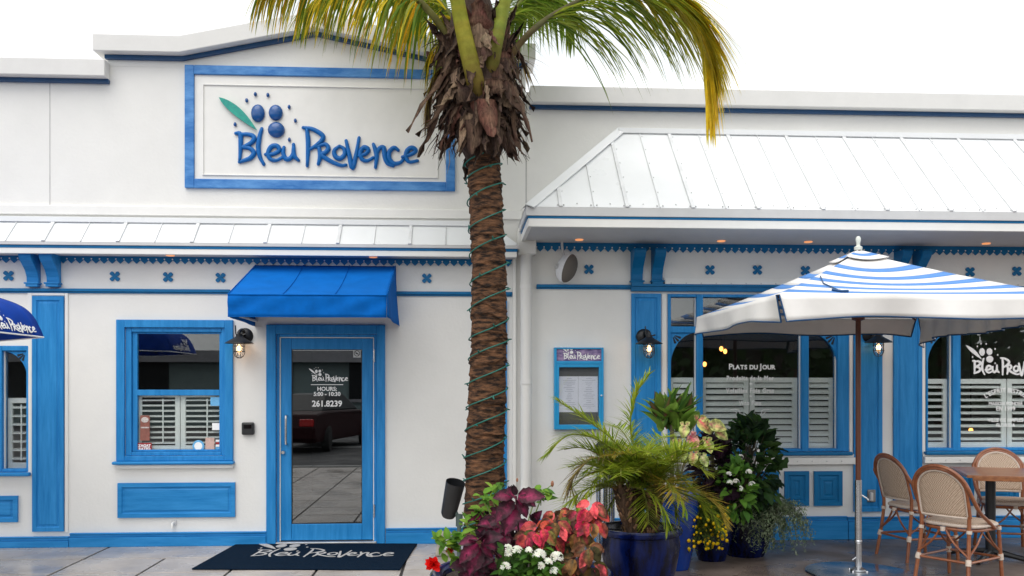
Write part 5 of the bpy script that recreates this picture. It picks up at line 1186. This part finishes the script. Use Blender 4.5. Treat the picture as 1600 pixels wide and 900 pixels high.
# post with dome cap behind the palm
c = dep(946, 826, 7.2); c.z = 0; bo = thing('metal_post', 'ribbed steel post with black dome cap behind the date palm', 'post', c)
mb = MB(); mb.lathe([(.066, .001), (.066, .98), (.0001, .985)], c, 24); mb.build('column', STEEL, bo, smooth=True)
mb = MB()
for k in range(10): a = 2 * PI * k / 10; mb.tube([c + Vector((.066 * math.cos(a), .066 * math.sin(a), .02)), c + Vector((.066 * math.cos(a), .066 * math.sin(a), .96))], .010, 6)
mb.build('rib', STEEL, bo)
mb = MB(); mb.lathe([(.085, .965), (.092, .975), (.088, 1.0), (.06, 1.03), (.0001, 1.045)], c, 24); mb.build('cap', BLK, bo, smooth=True)

# pots behind
p2 = dep(1050, 815, 7.25); p2 = Vector((p2.x, p2.y, 0)); pot(p2, .225, .64, GLAZB, 'tall bright cobalt pot behind the feathery palm')
p3 = dep(1112, 850, 7.6); p3 = Vector((p3.x, p3.y, 0)); pot(p3, .19, .34, GLAZE, 'low blue pot behind the yellow flowers')
p4 = dep(1160, 850, 7.8); p4 = Vector((p4.x + .03, p4.y + .02, 0)); pot(p4, .27, .42, GLAZE, 'wide dark blue pot under the dark leafy shrub')

# dracaena with broad strap leaves
dr_ = thing('dracaena', 'broad green strap leaved plant with red streaks above the tall blue pot', 'plant', (p2.x, p2.y, .66))
mb = MB(); top = dep(1050, 664, 7.2)
mb.tube([p2 + Vector((0, 0, .6)), top], .018, 8, cols=[(.12, .10, .06)] * 2); mb.build('stem', PETI, dr_)
mb = MB()
for i in range(56):
    az = rnd.uniform(0, 2 * PI); d = rdir(25, 84, az); b_ = top + Vector((rnd.uniform(-.12, .14), rnd.uniform(-.06, .06), rnd.uniform(-.06, .06)))
    redd = i % 6 == 0; cin = (.46, .12, .12) if redd else jit((.20, .34, .05), .3); ed = jit((.22, .36, .06), .3) if i % 3 else jit((.05, .13, .03), .3)
    oleaf(mb, b_, d, Vector((0, 0, 1)), rnd.uniform(.22, .34), rnd.uniform(.075, .10), cin, ed, 7, curl=.28, fold=.2)
mb.build('foliage', LEAF, dr_, smooth='full')
# caladium
cc = dep(1102, 690, 7.05); ca_ = thing('caladium', 'pink and lime leaved caladium beside the feathery palm', 'plant', (p2.x + .1, p2.y, .66))
mb = MB(); sm_ = MB()
for (px, py, L, dx, dz, pk) in ((1092, 655, .15, .5, -.6, 1), (1108, 662, .14, .9, -.25, .7), (1078, 680, .13, .35, -.8, 1), (1066, 700, .11, .0, -1, .1), (1058, 690, .10, -.5, -.7, .9), (1104, 688, .11, .3, -.9, .9), (1070, 664, .11, -.2, -.8, .5), (1084, 708, .10, -.2, -.9, .8), (1118, 672, .12, .8, -.6, .8), (1050, 712, .09, -.3, -.9, .7), (1096, 712, .10, .4, -.8, .2)):
    b_ = dep(px, py, 6.80 + rnd.uniform(-.08, .08)); sm_.tube(crom([p2 + Vector((.05, 0, .7)), (p2 + b_) / 2 + Vector((0, 0, .42)), b_], 4), .0035, 5, cols=[(.25, .2, .12)] * 9)
    ce_ = jit((.34, .44, .12), .12) if pk < .95 or px > 1085 else jit((.55, .28, .24), .1)
    for sg_ in (-1, 1): oleaf(mb, b_ + Vector((sg_ * .01, 0, .0)), Vector((dx * .4 + sg_ * .5, -.3, -dz * .5)), Vector((0, -1, .3)), L * .35, L * .4, mixc((.5, .4, .3), (.55, .04, .12), pk), ce_, 4, curl=.2, fold=.1)
    oleaf(mb, b_, Vector((dx, -.35, dz)), Vector((0, -1, .4)), L, L * .78, mixc((.5, .5, .3), (.55, .025, .10), pk), ce_, 8, curl=.35, fold=.12, ser=.07)
sm_.build('stem', PETI, ca_); mb.build('foliage', LEAFM, ca_, smooth='full')

# dark shrub
def shrub(name, label, ctr, rx, ry, rz, n, L, W, cols, base, ser=0, curl=.4, cin=None, shell=.55, stem=(.10, .08, .05), down=0):
    t_ = thing(name, label, 'plant', base); mb = MB(); sm = MB()
    for i in range(n):
        d = rdir(-70, 85); r_ = rnd.uniform(shell, 1.0) ** .7 * rnd.uniform(.85, 1.08); p = ctr + Vector((d.x * rx * r_, d.y * ry * r_, d.z * rz * r_))
        ld = (d + Vector((0, 0, rnd.uniform(-.9, .4) - down)) + rdir() * .5).normalized(); c = jit(rnd.choice(cols), .3); l_ = L * rnd.uniform(.6, 1.25)
        oleaf(mb, p, ld, (d + Vector((0, -.3, .8))).normalized(), l_, l_ * W, cin or tuple(min(1, x * 1.3) for x in c), c, 5, curl, .2, ser)
        if i % 5 == 0: sm.tube(crom([Vector(base), (Vector(base) + p) / 2 + Vector((0, 0, .06)), p], 3), [.005] * 3 + [.004] * 3 + [.002], 4, cols=[stem] * 7)
    sm.build('stem', PETI, t_); mb.build('foliage', LEAF, t_, smooth='full'); return t_
ct_ = dep(1168, 735, 7.65)
DG = [(.018, .045, .014), (.03, .07, .018), (.012, .03, .014), (.045, .09, .02)]
t_ = shrub('leafy_shrub', 'dark green lobed leaved shrub in front of the shuttered window', ct_, .27, .24, .42, 620, .11, .72, DG, p4 + Vector((0, 0, .38)), ser=.35)
ct_ = dep(1113, 745, 7.4)
shrub('sweet_potato_vine', 'near black purple leaved vine between palm and dark shrub', ct_, .17, .16, .34, 260, .10, .75, [(.022, .010, .018), (.035, .014, .028), (.015, .010, .014)], p3 + Vector((0, 0, .32)), ser=.2)
ct_ = dep(1150, 768, 7.25)
t_ = shrub('flowering_plant', 'bright green plant with small white flowers below the dark shrub', ct_, .15, .10, .26, 150, .085, .6, [(.06, .15, .025), (.10, .22, .03)], p4 + Vector((0, -.1, .38)))
def florets(mb, c, R, n, s_, col):
    for k in range(n):
        d = rdir(-10, 90); d = (d + Vector((0, -.7, .1))).normalized(); p = c + d * R; q = d.to_track_quat('Z', 'Y')
        for j in range(5):
            a = 2 * PI * j / 5; t1 = q @ Vector((math.cos(a), math.sin(a), .25)); t2 = q @ Vector((math.cos(a + .5), math.sin(a + .5), .2)); t3 = q @ Vector((math.cos(a - .5), math.sin(a - .5), .2))
            cc = jit(col, .06); mb.add([p, p + t3 * s_ * .7, p + t1 * s_, p + t2 * s_ * .7], [(0, 1, 2, 3)], [cc] * 4)
mb = MB()
for px, py, n in ((1170, 738, 18), (1139, 742, 8), (1140, 755, 9), (1150, 753, 8), (1175, 757, 7), (1156, 764, 6), (1157, 715, 5), (1182, 705, 4)): florets(mb, dep(px, py, 7.12), .022, n, .014, (.85, .85, .8))
mb.build('blossom', LEAF, t_)
# silver trailing plant
ct_ = dep(1203, 815, 7.55); t_ = thing('silver_trailer', 'grey green fine leaved plant trailing over the wide dark blue pot', 'plant', p4 + Vector((.1, -.1, .36)))
mb = MB()
for i in range(150):
    a = rnd.uniform(-1.0, 1.7); st = p4 + Vector((.13, -.1, .40)) + Vector((rnd.uniform(-.15, .15), rnd.uniform(-.1, .1), 0)); h = Vector((rnd.uniform(-.55, 1.0), rnd.uniform(-1, .1), 0)).normalized(); p = st.copy(); d = h * .6 + Vector((0, 0, rnd.uniform(.0, .9))); nseg = rnd.randint(5, 10); path = [p.copy()]
    for k in range(nseg):
        p = p + d.normalized() * .045; p.z = max(.015, p.z); d = d + Vector((rnd.uniform(-.15, .15), rnd.uniform(-.15, .15), -.28)); path.append(p.copy())
        for j in range(5):
            c = jit((.27, .33, .21) if rnd.random() < .7 else (.13, .19, .09), .25); q0 = p + Vector((rnd.uniform(-.015, .015),) * 1 + (rnd.uniform(-.015, .015), rnd.uniform(-.015, .015))); oleaf(mb, q0, rdir(-60, 60), Vector((0, -.3, 1)), .028, .010, c, c, 2, .2, .1)
    mb.tube(path, .0018, 3, cols=[(.14, .16, .10)] * len(path))
mb.build('foliage', LEAF, t_)
# yellow flowered plant
t_ = thing('yellow_flowers', 'fine leaved plant with many small yellow flowers at the pot foot', 'plant', p3 + Vector((0, -.1, .3)))
mb = MB(); fb = MB(); c0 = dep(1096, 800, 7.25)
for i in range(190):
    b_ = c0 + Vector((rnd.gauss(0, .05), rnd.gauss(0, .04), rnd.uniform(-.02, .03))); e_ = c0 + Vector((rnd.uniform(-.21, .21), rnd.uniform(-.16, .05), rnd.uniform(-.29, .07) )); e_.x = c0.x + (e_.x - c0.x) * (1 - .25 * abs(e_.z - c0.z) / .3)
    m_ = (b_ + e_) / 2 + Vector((0, 0, .05)); Q_ = crom([b_, m_, e_], 4); mb.tube(Q_, .0018, 3, cols=[(.10, .13, .03)] * len(Q_))
    for q0 in Q_[2:]:
        for j in range(3): c = jit((.09, .14, .025), .3); oleaf(mb, q0, rdir(-50, 60), Vector((0, -.3, 1)), .032, .008, c, c, 2, .2, .1)
    if i % 3 != 2:
        cy = jit((.80, .55, .01), .1); fb.cur = cy; fb.ball(e_ + Vector((0, -.012, 0)), rnd.uniform(.009, .016), 7, (1, .6, 1))
mb.build('foliage', LEAF, t_); fb.build('blossom', LEAF, t_, smooth='full')

rnd.seed(5)
# ================================================================== FOREGROUND FLOWER BED
fz = 5.15; fp = dep(815, 950, fz); fl = Vector((fp.x, fp.y, 0))
pot(fl, .52, .42, GLAZE, 'very wide dark blue pot under the coleus and copperleaf')
def fg(px, py, dz=0): return dep(px, py, fz + dz)
soil0 = fl + Vector((0, 0, .36))
# coleus
col_ = thing('coleus', 'deep purple coleus with pink veined leaves in front of the trunk', 'plant', soil0 + Vector((-.1, 0, 0)))
mb = MB(); sm_ = MB()
PU = (.020, .007, .012); PK = (.36, .018, .10)
def rosette(px, py, n, L, dz=0, W=.64, cin=PK, ced=PU, ser=.14):
    t_ = fg(px, py, dz)
    for k in range(n):
        a = 2 * PI * k / n + rnd.uniform(-.2, .2); lay = k % 3
        sx, sz_ = math.cos(a), math.sin(a)
        d = Vector((sx, -.25 - .2 * lay, sz_ * .75 - .42)); l_ = 1.15 * L * (.72, .95, 1.1)[lay] * rnd.uniform(.9, 1.1)
        ck = rnd.choice((.2, .6, .9, 1))
        oleaf(mb, t_ + Vector((sx, 0, sz_)) * .018 + Vector((0, .02 * lay - .03, -.015 * lay)), d, Vector((rnd.uniform(-.25, .25), -1, .55)), l_, l_ * W * rnd.uniform(.9, 1.1), mixc(ced, cin, ck), jit(ced, .3), 10, curl=.55, fold=.14, ser=ser)
    for k in range(2): a = rnd.uniform(0, 6); oleaf(mb, t_ + Vector((0, -.03, .01)), Vector((math.cos(a) * .5, -.3, 1)), Vector((0, -1, .3)), L * .45, L * .25, PU, jit(PU, .2), 6, .3, .2, ser)
    sm_.tube(crom([soil0 + Vector((rnd.uniform(-.1, .1) + (t_.x - soil0.x) * .5, 0, -.02)), (soil0 + t_) / 2, t_], 4), .006, 6, cols=[(.10, .03, .045)] * 9)
for px, py, n, L, dz in ((806, 775, 7, .135, -.28), (782, 812, 6, .11, -.05), (832, 815, 5, .10, -.05), (750, 842, 7, .125, -.28), (774, 868, 6, .12, -.12), (802, 840, 6, .11, -.05), (738, 880, 6, .11, -.25), (772, 828, 6, .11, 0), (818, 845, 5, .10, .05), (790, 892, 6, .11, -.1), (762, 805, 5, .09, .1)): rosette(px, py, n, L, dz)
sm_.build('stem', PETI, col_); mb.build('foliage', LEAFM, col_, smooth='full')
# copperleaf
cop = thing('copperleaf', 'red pink and bronze copperleaf at the right of the flower pot', 'plant', soil0 + Vector((.3, 0, 0)))
mb = MB(); sm_ = MB(); HOT = [(.62, .018, .085), (.45, .012, .04), (.66, .09, .10), (.50, .07, .04), (.30, .02, .04)]; BRZ = [(.10, .05, .02), (.05, .045, .015), (.16, .055, .025), (.05, .015, .018), (.30, .14, .04), (.09, .10, .02)]
for px, py, n, dz, hot in ((925, 795, 9, -.2, .95), (908, 806, 8, -.15, .6), (925, 818, 8, -.2, .9), (872, 806, 8, -.15, .35), (866, 822, 8, -.22, .85), (885, 800, 6, -.1, .1), (842, 830, 8, -.28, .7), (828, 842, 7, -.3, .85), (858, 845, 8, -.15, .4), (905, 838, 8, -.15, .1), (885, 850, 8, -.1, .2), (920, 858, 8, -.25, .12), (900, 875, 8, -.2, .1), (925, 888, 8, -.15, .25), (872, 865, 8, -.05, .4), (890, 890, 7, -.1, .3), (895, 822, 6, -.05, .3)):
    t_ = fg(px, py, dz)
    for k in range(n):
        a = 2 * PI * k / n + rnd.uniform(-.3, .3); d = Vector((math.cos(a) * .6, -.3 + math.sin(a) * .3, -.55 + math.sin(a) * .55)); l_ = rnd.uniform(.07, .105)
        hot *= 1; h_ = rnd.random() < hot * .75; c1 = jit(rnd.choice(HOT if h_ else BRZ), .25); c2 = jit(rnd.choice(HOT if (rnd.random() < hot * .8) else BRZ), .25)
        oleaf(mb, t_ + Vector((math.cos(a) * .03, math.sin(a) * .025, rnd.uniform(-.02, .03))), d, Vector((rnd.uniform(-.6, .6), -1, .5)), l_, l_ * rnd.uniform(.58, .74), c1, c2, 8, curl=rnd.uniform(.4, .9), fold=.16, ser=.07)
    sm_.tube(crom([soil0 + Vector(((t_.x - soil0.x) * .5, 0, -.02)), (soil0 + t_) / 2 + Vector((.04, 0, 0)), t_], 4), .005, 6, cols=[(.14, .05, .04)] * 9)
sm_.build('stem', PETI, cop); mb.build('foliage', LEAFM, cop, smooth='full')
# green shrub w/ hibiscus
hib = thing('hibiscus', 'bright green leafy hibiscus with one red bloom low at the left', 'plant', soil0 + Vector((-.4, 0, 0)))
mb = MB(); sm_ = MB(); GG = [(.12, .26, .03), (.18, .33, .04), (.08, .18, .03), (.24, .38, .05)]
for px, py, n, dz in ((780, 758, 6, .05), (757, 782, 9, .0), (750, 800, 10, .1), (768, 775, 8, .1), (722, 838, 10, -.1), (712, 855, 10, -.1), (695, 852, 8, -.1), (738, 870, 8, 0), (720, 885, 12, -.15), (708, 880, 10, -.1), (745, 815, 8, .1), (683, 845, 5, -.1), (850, 768, 8, .1), (845, 780, 7, .1), (838, 772, 6, .15), (730, 820, 8, .05), (752, 830, 8, .1), (735, 850, 8, .05)):
    t_ = fg(px, py, dz)
    for k in range(n):
        d = rdir(-50, 70) + Vector((0, -.3, 0)); c = jit(rnd.choice(GG), .2); l_ = rnd.uniform(.05, .085); oleaf(mb, t_ + rdir() * rnd.uniform(0, .045), d, Vector((0, -.5, 1)), l_, l_ * .6, tuple(x * 1.2 for x in c), c, 6, curl=.4, fold=.15, ser=.1)
    Q_ = crom([soil0 + Vector(((t_.x - soil0.x) * .7, 0, -.02)), (soil0 + t_) / 2 + Vector((-.02, 0, 0)), t_], 4); sm_.tube(Q_, .004, 5, cols=[(.16, .22, .06)] * 9)
sm_.tube([fg(845, 790, .1), fg(846, 770, .1), fg(862, 758, .1)], .003, 5, cols=[(.16, .25, .06)] * 3); sm_.cur = (.3, .12, .06); sm_.ball(fg(863, 756, .1), .012, 8, (.8, .8, 1.6)); sm_.ball(fg(808, 750, .0), .008, 8, (.8, .8, 1.6))
sm_.tube([fg(678, 888, -.2), fg(672, 900, -.2), fg(672, 950, -.1), soil0 + Vector((-.42, 0, 0))], .003, 5, cols=[(.1, .12, .05)] * 4)
sm_.build('stem', PETI, hib); mb.build('foliage', LEAF, hib, smooth='full')
mb = MB()
def ruffle(c, R, n, col):
    for k in range(n):
        a = rnd.uniform(0, 2 * PI); d = Vector((math.cos(a), -.5 - rnd.random(), math.sin(a))); cc = jit(col, .15); l_ = R * rnd.uniform(.7, 1.1); oleaf(mb, c, d, Vector((rnd.uniform(-1, 1), -1, rnd.uniform(-1, 1))), l_, l_ * .8, tuple(x * .8 for x in cc), cc, 5, rnd.uniform(-.8, .8), rnd.uniform(-.2, .35), ser=.25)
ruffle(fg(678, 881, -.25), .058, 26, (.80, .015, .012)); ruffle(fg(703, 859, -.1), .03, 10, (.70, .05, .03)); mb.build('blossom', LEAF, hib, smooth='full')
# white flowers
wf = thing('white_pentas', 'green plant with small white flower clusters at the bottom centre', 'plant', soil0 + Vector((.05, -.1, 0)))
mb = MB(); sm_ = MB()
for i in range(230):
    px = rnd.uniform(785, 872); py = rnd.uniform(858, 905); t_ = fg(px, py, rnd.uniform(-.35, -.15)); c = jit(rnd.choice([(.06, .15, .025), (.10, .22, .03), (.05, .11, .02)]), .25); l_ = rnd.uniform(.045, .075)
    oleaf(mb, t_, rdir(-50, 60) + Vector((0, -.4, 0)), Vector((0, -.5, 1)), l_, l_ * .5, tuple(x * 1.3 for x in c), c, 5, .4, .15)
    if i % 8 == 0: sm_.tube([soil0 + Vector(((t_.x - soil0.x) * .8, -.1, 0)), t_], .003, 4, cols=[(.1, .16, .05)] * 2)
sm_.build('stem', PETI, wf); mb.build('foliage', LEAF, wf, smooth='full')
mb = MB()
for px, py, n, r_ in ((793, 858, 12, .022), (808, 862, 16, .028), (843, 869, 26, .035), (870, 872, 24, .032), (790, 887, 14, .026), (826, 861, 8, .018), (856, 880, 12, .025), (866, 893, 8, .02), (795, 866, 8, .018), (845, 885, 8, .02)): florets(mb, fg(px, py, -.42), r_, n, .014, (.86, .87, .78))
mb.build('blossom', LEAF, wf)

# ================================================================== ACROSS THE STREET (seen in the glass only)
ob = thing('opposite_building', 'long low pale teal building across the street behind the camera', 'building', (0, -27, 0))
mb = MB(); mb.box(-40, 6, -33, -27, -.12, 2.35); mb.build('wall', OPP, ob); mb = MB(); mb.box(-40.3, 6.3, -33.2, -26.5, 2.35, 2.8); mb.build('roof', OPW, ob)
for i in range(9):
    x = -38 + i * 4.8; mb = MB(); mb.box(x, x + 2.6, -26.99, -26.94, .9, 2.5); w2 = mb.build('window', CGL, ob); mb = MB(); mb.box(x - .12, x + 2.72, -26.97, -26.9, 2.5, 2.65); mb.box(x - .12, x + 2.72, -26.97, -26.85, .78, .9); mb.build('window_trim', OPW, w2)
cr_ = thing('parked_car', 'dark maroon sedan parked in the street behind the camera', 'car', (-3.7, -14.6, -.12))
O = Vector((-3.7, -14.6, -.12)); ca = math.radians(12)
MC = Matrix.Translation(O) @ Matrix.Rotation(ca, 4, 'Z')
def carmb(prof, w0, w1, z0=0):
    mb = MB(); n = len(prof); V = []
    for sx in (-1, 1):
        for y, z, wf_ in prof: V.append(MC @ Vector((sx * wf_, y, z)))
    mb.add(V, [tuple(range(n)), tuple(range(2 * n - 1, n - 1, -1))] + [(i, i + n, (i + 1) % n + n, (i + 1) % n) for i in range(n)]); return mb
carmb([(2.2, .35, .82), (2.25, .6, .86), (2.15, .92, .84), (1.5, .98, .82), (-1.0, .95, .84), (-2.1, .82, .8), (-2.25, .55, .82), (-2.2, .25, .82), (2.1, .25, .82)], 1, 1).build('body', CAR, cr_, bevel=.05)
carmb([(1.55, .97, .74), (.85, 1.36, .58), (-.35, 1.38, .58), (-1.15, .95, .74)], 1, 1).build('cabin', CGL, cr_, bevel=.04)
for sx in (-1, 1):
    mb = MB(); mb.obox(MC @ Matrix.Translation((sx * .62, 2.22, .72)), .34, .08, .17); mb.build('tail_lamp', TAIL, cr_, bevel=.02)
    for yy in (-1.4, 1.35):
        mb = MB(); cw = MC @ Vector((sx * .78, yy, .31)); mb.lathe([(.0001, -.1), (.2, -.1), (.3, -.09), (.31, 0), (.3, .09), (.2, .1), (.0001, .1)], cw, 24, 'x'); mb.build('wheel', RUB, cr_, smooth=True)
mb = MB(); mb.obox(MC @ Matrix.Translation((0, 2.26, .66)), .42, .04, .14); mb.build('number_plate', LWH, cr_)

for i, (x, y, h_) in enumerate(((9.5, -26, 4.2), (12.5, -24.5, 4.6), (15.5, -26, 4.0), (18.5, -25, 4.6), (22, -26, 4.3), (25.5, -25, 4.8))):
    base = Vector((x, y, -.12)); t_ = thing('street_tree', ('first', 'second', 'third', 'fourth', 'fifth', 'sixth')[i] + ' dark leafy tree across the street behind the camera, counted from the teal building', 'tree', base, 'trees across the street')
    mb = MB(); mb.tube([base, base + Vector((.1, 0, h_ * .4)), base + Vector((0, .1, h_ * .75))], [.16, .12, .05], 10); mb.build('trunk', TRUNK, t_)
    mb = MB(); cc_ = base + Vector((0, 0, h_ * .52))
    for k in range(420):
        d = rdir(-80, 88); p = cc_ + Vector((d.x * 1.9, d.y * 1.6, d.z * h_ * .48)) * rnd.uniform(.45, 1.08); c = jit((.03, .06, .02), .4); oleaf(mb, p, rdir(-60, 60), rdir(), .5, .34, c, c, 3, .3, .1)
    mb.build('crown', LEAF, t_, smooth='full')

fw2 = thing('sky_block_wall', 'long dark brown wall added behind the street trees to block sky reflections', 'wall', (17, -28, -.12))  # unseen wall, added to keep bright sky below the crowns out of reflections
B('panel', mat('dark brown wall', (.05, .04, .035), .9), fw2, (6.6, 44, -28.1, -28, -.12, 2.9), bevel=0)
B('coping', mat('dark coping', (.12, .11, .10), .9), fw2, (6.6, 44, -28.2, -27.9, 2.9, 3.0), bevel=0)
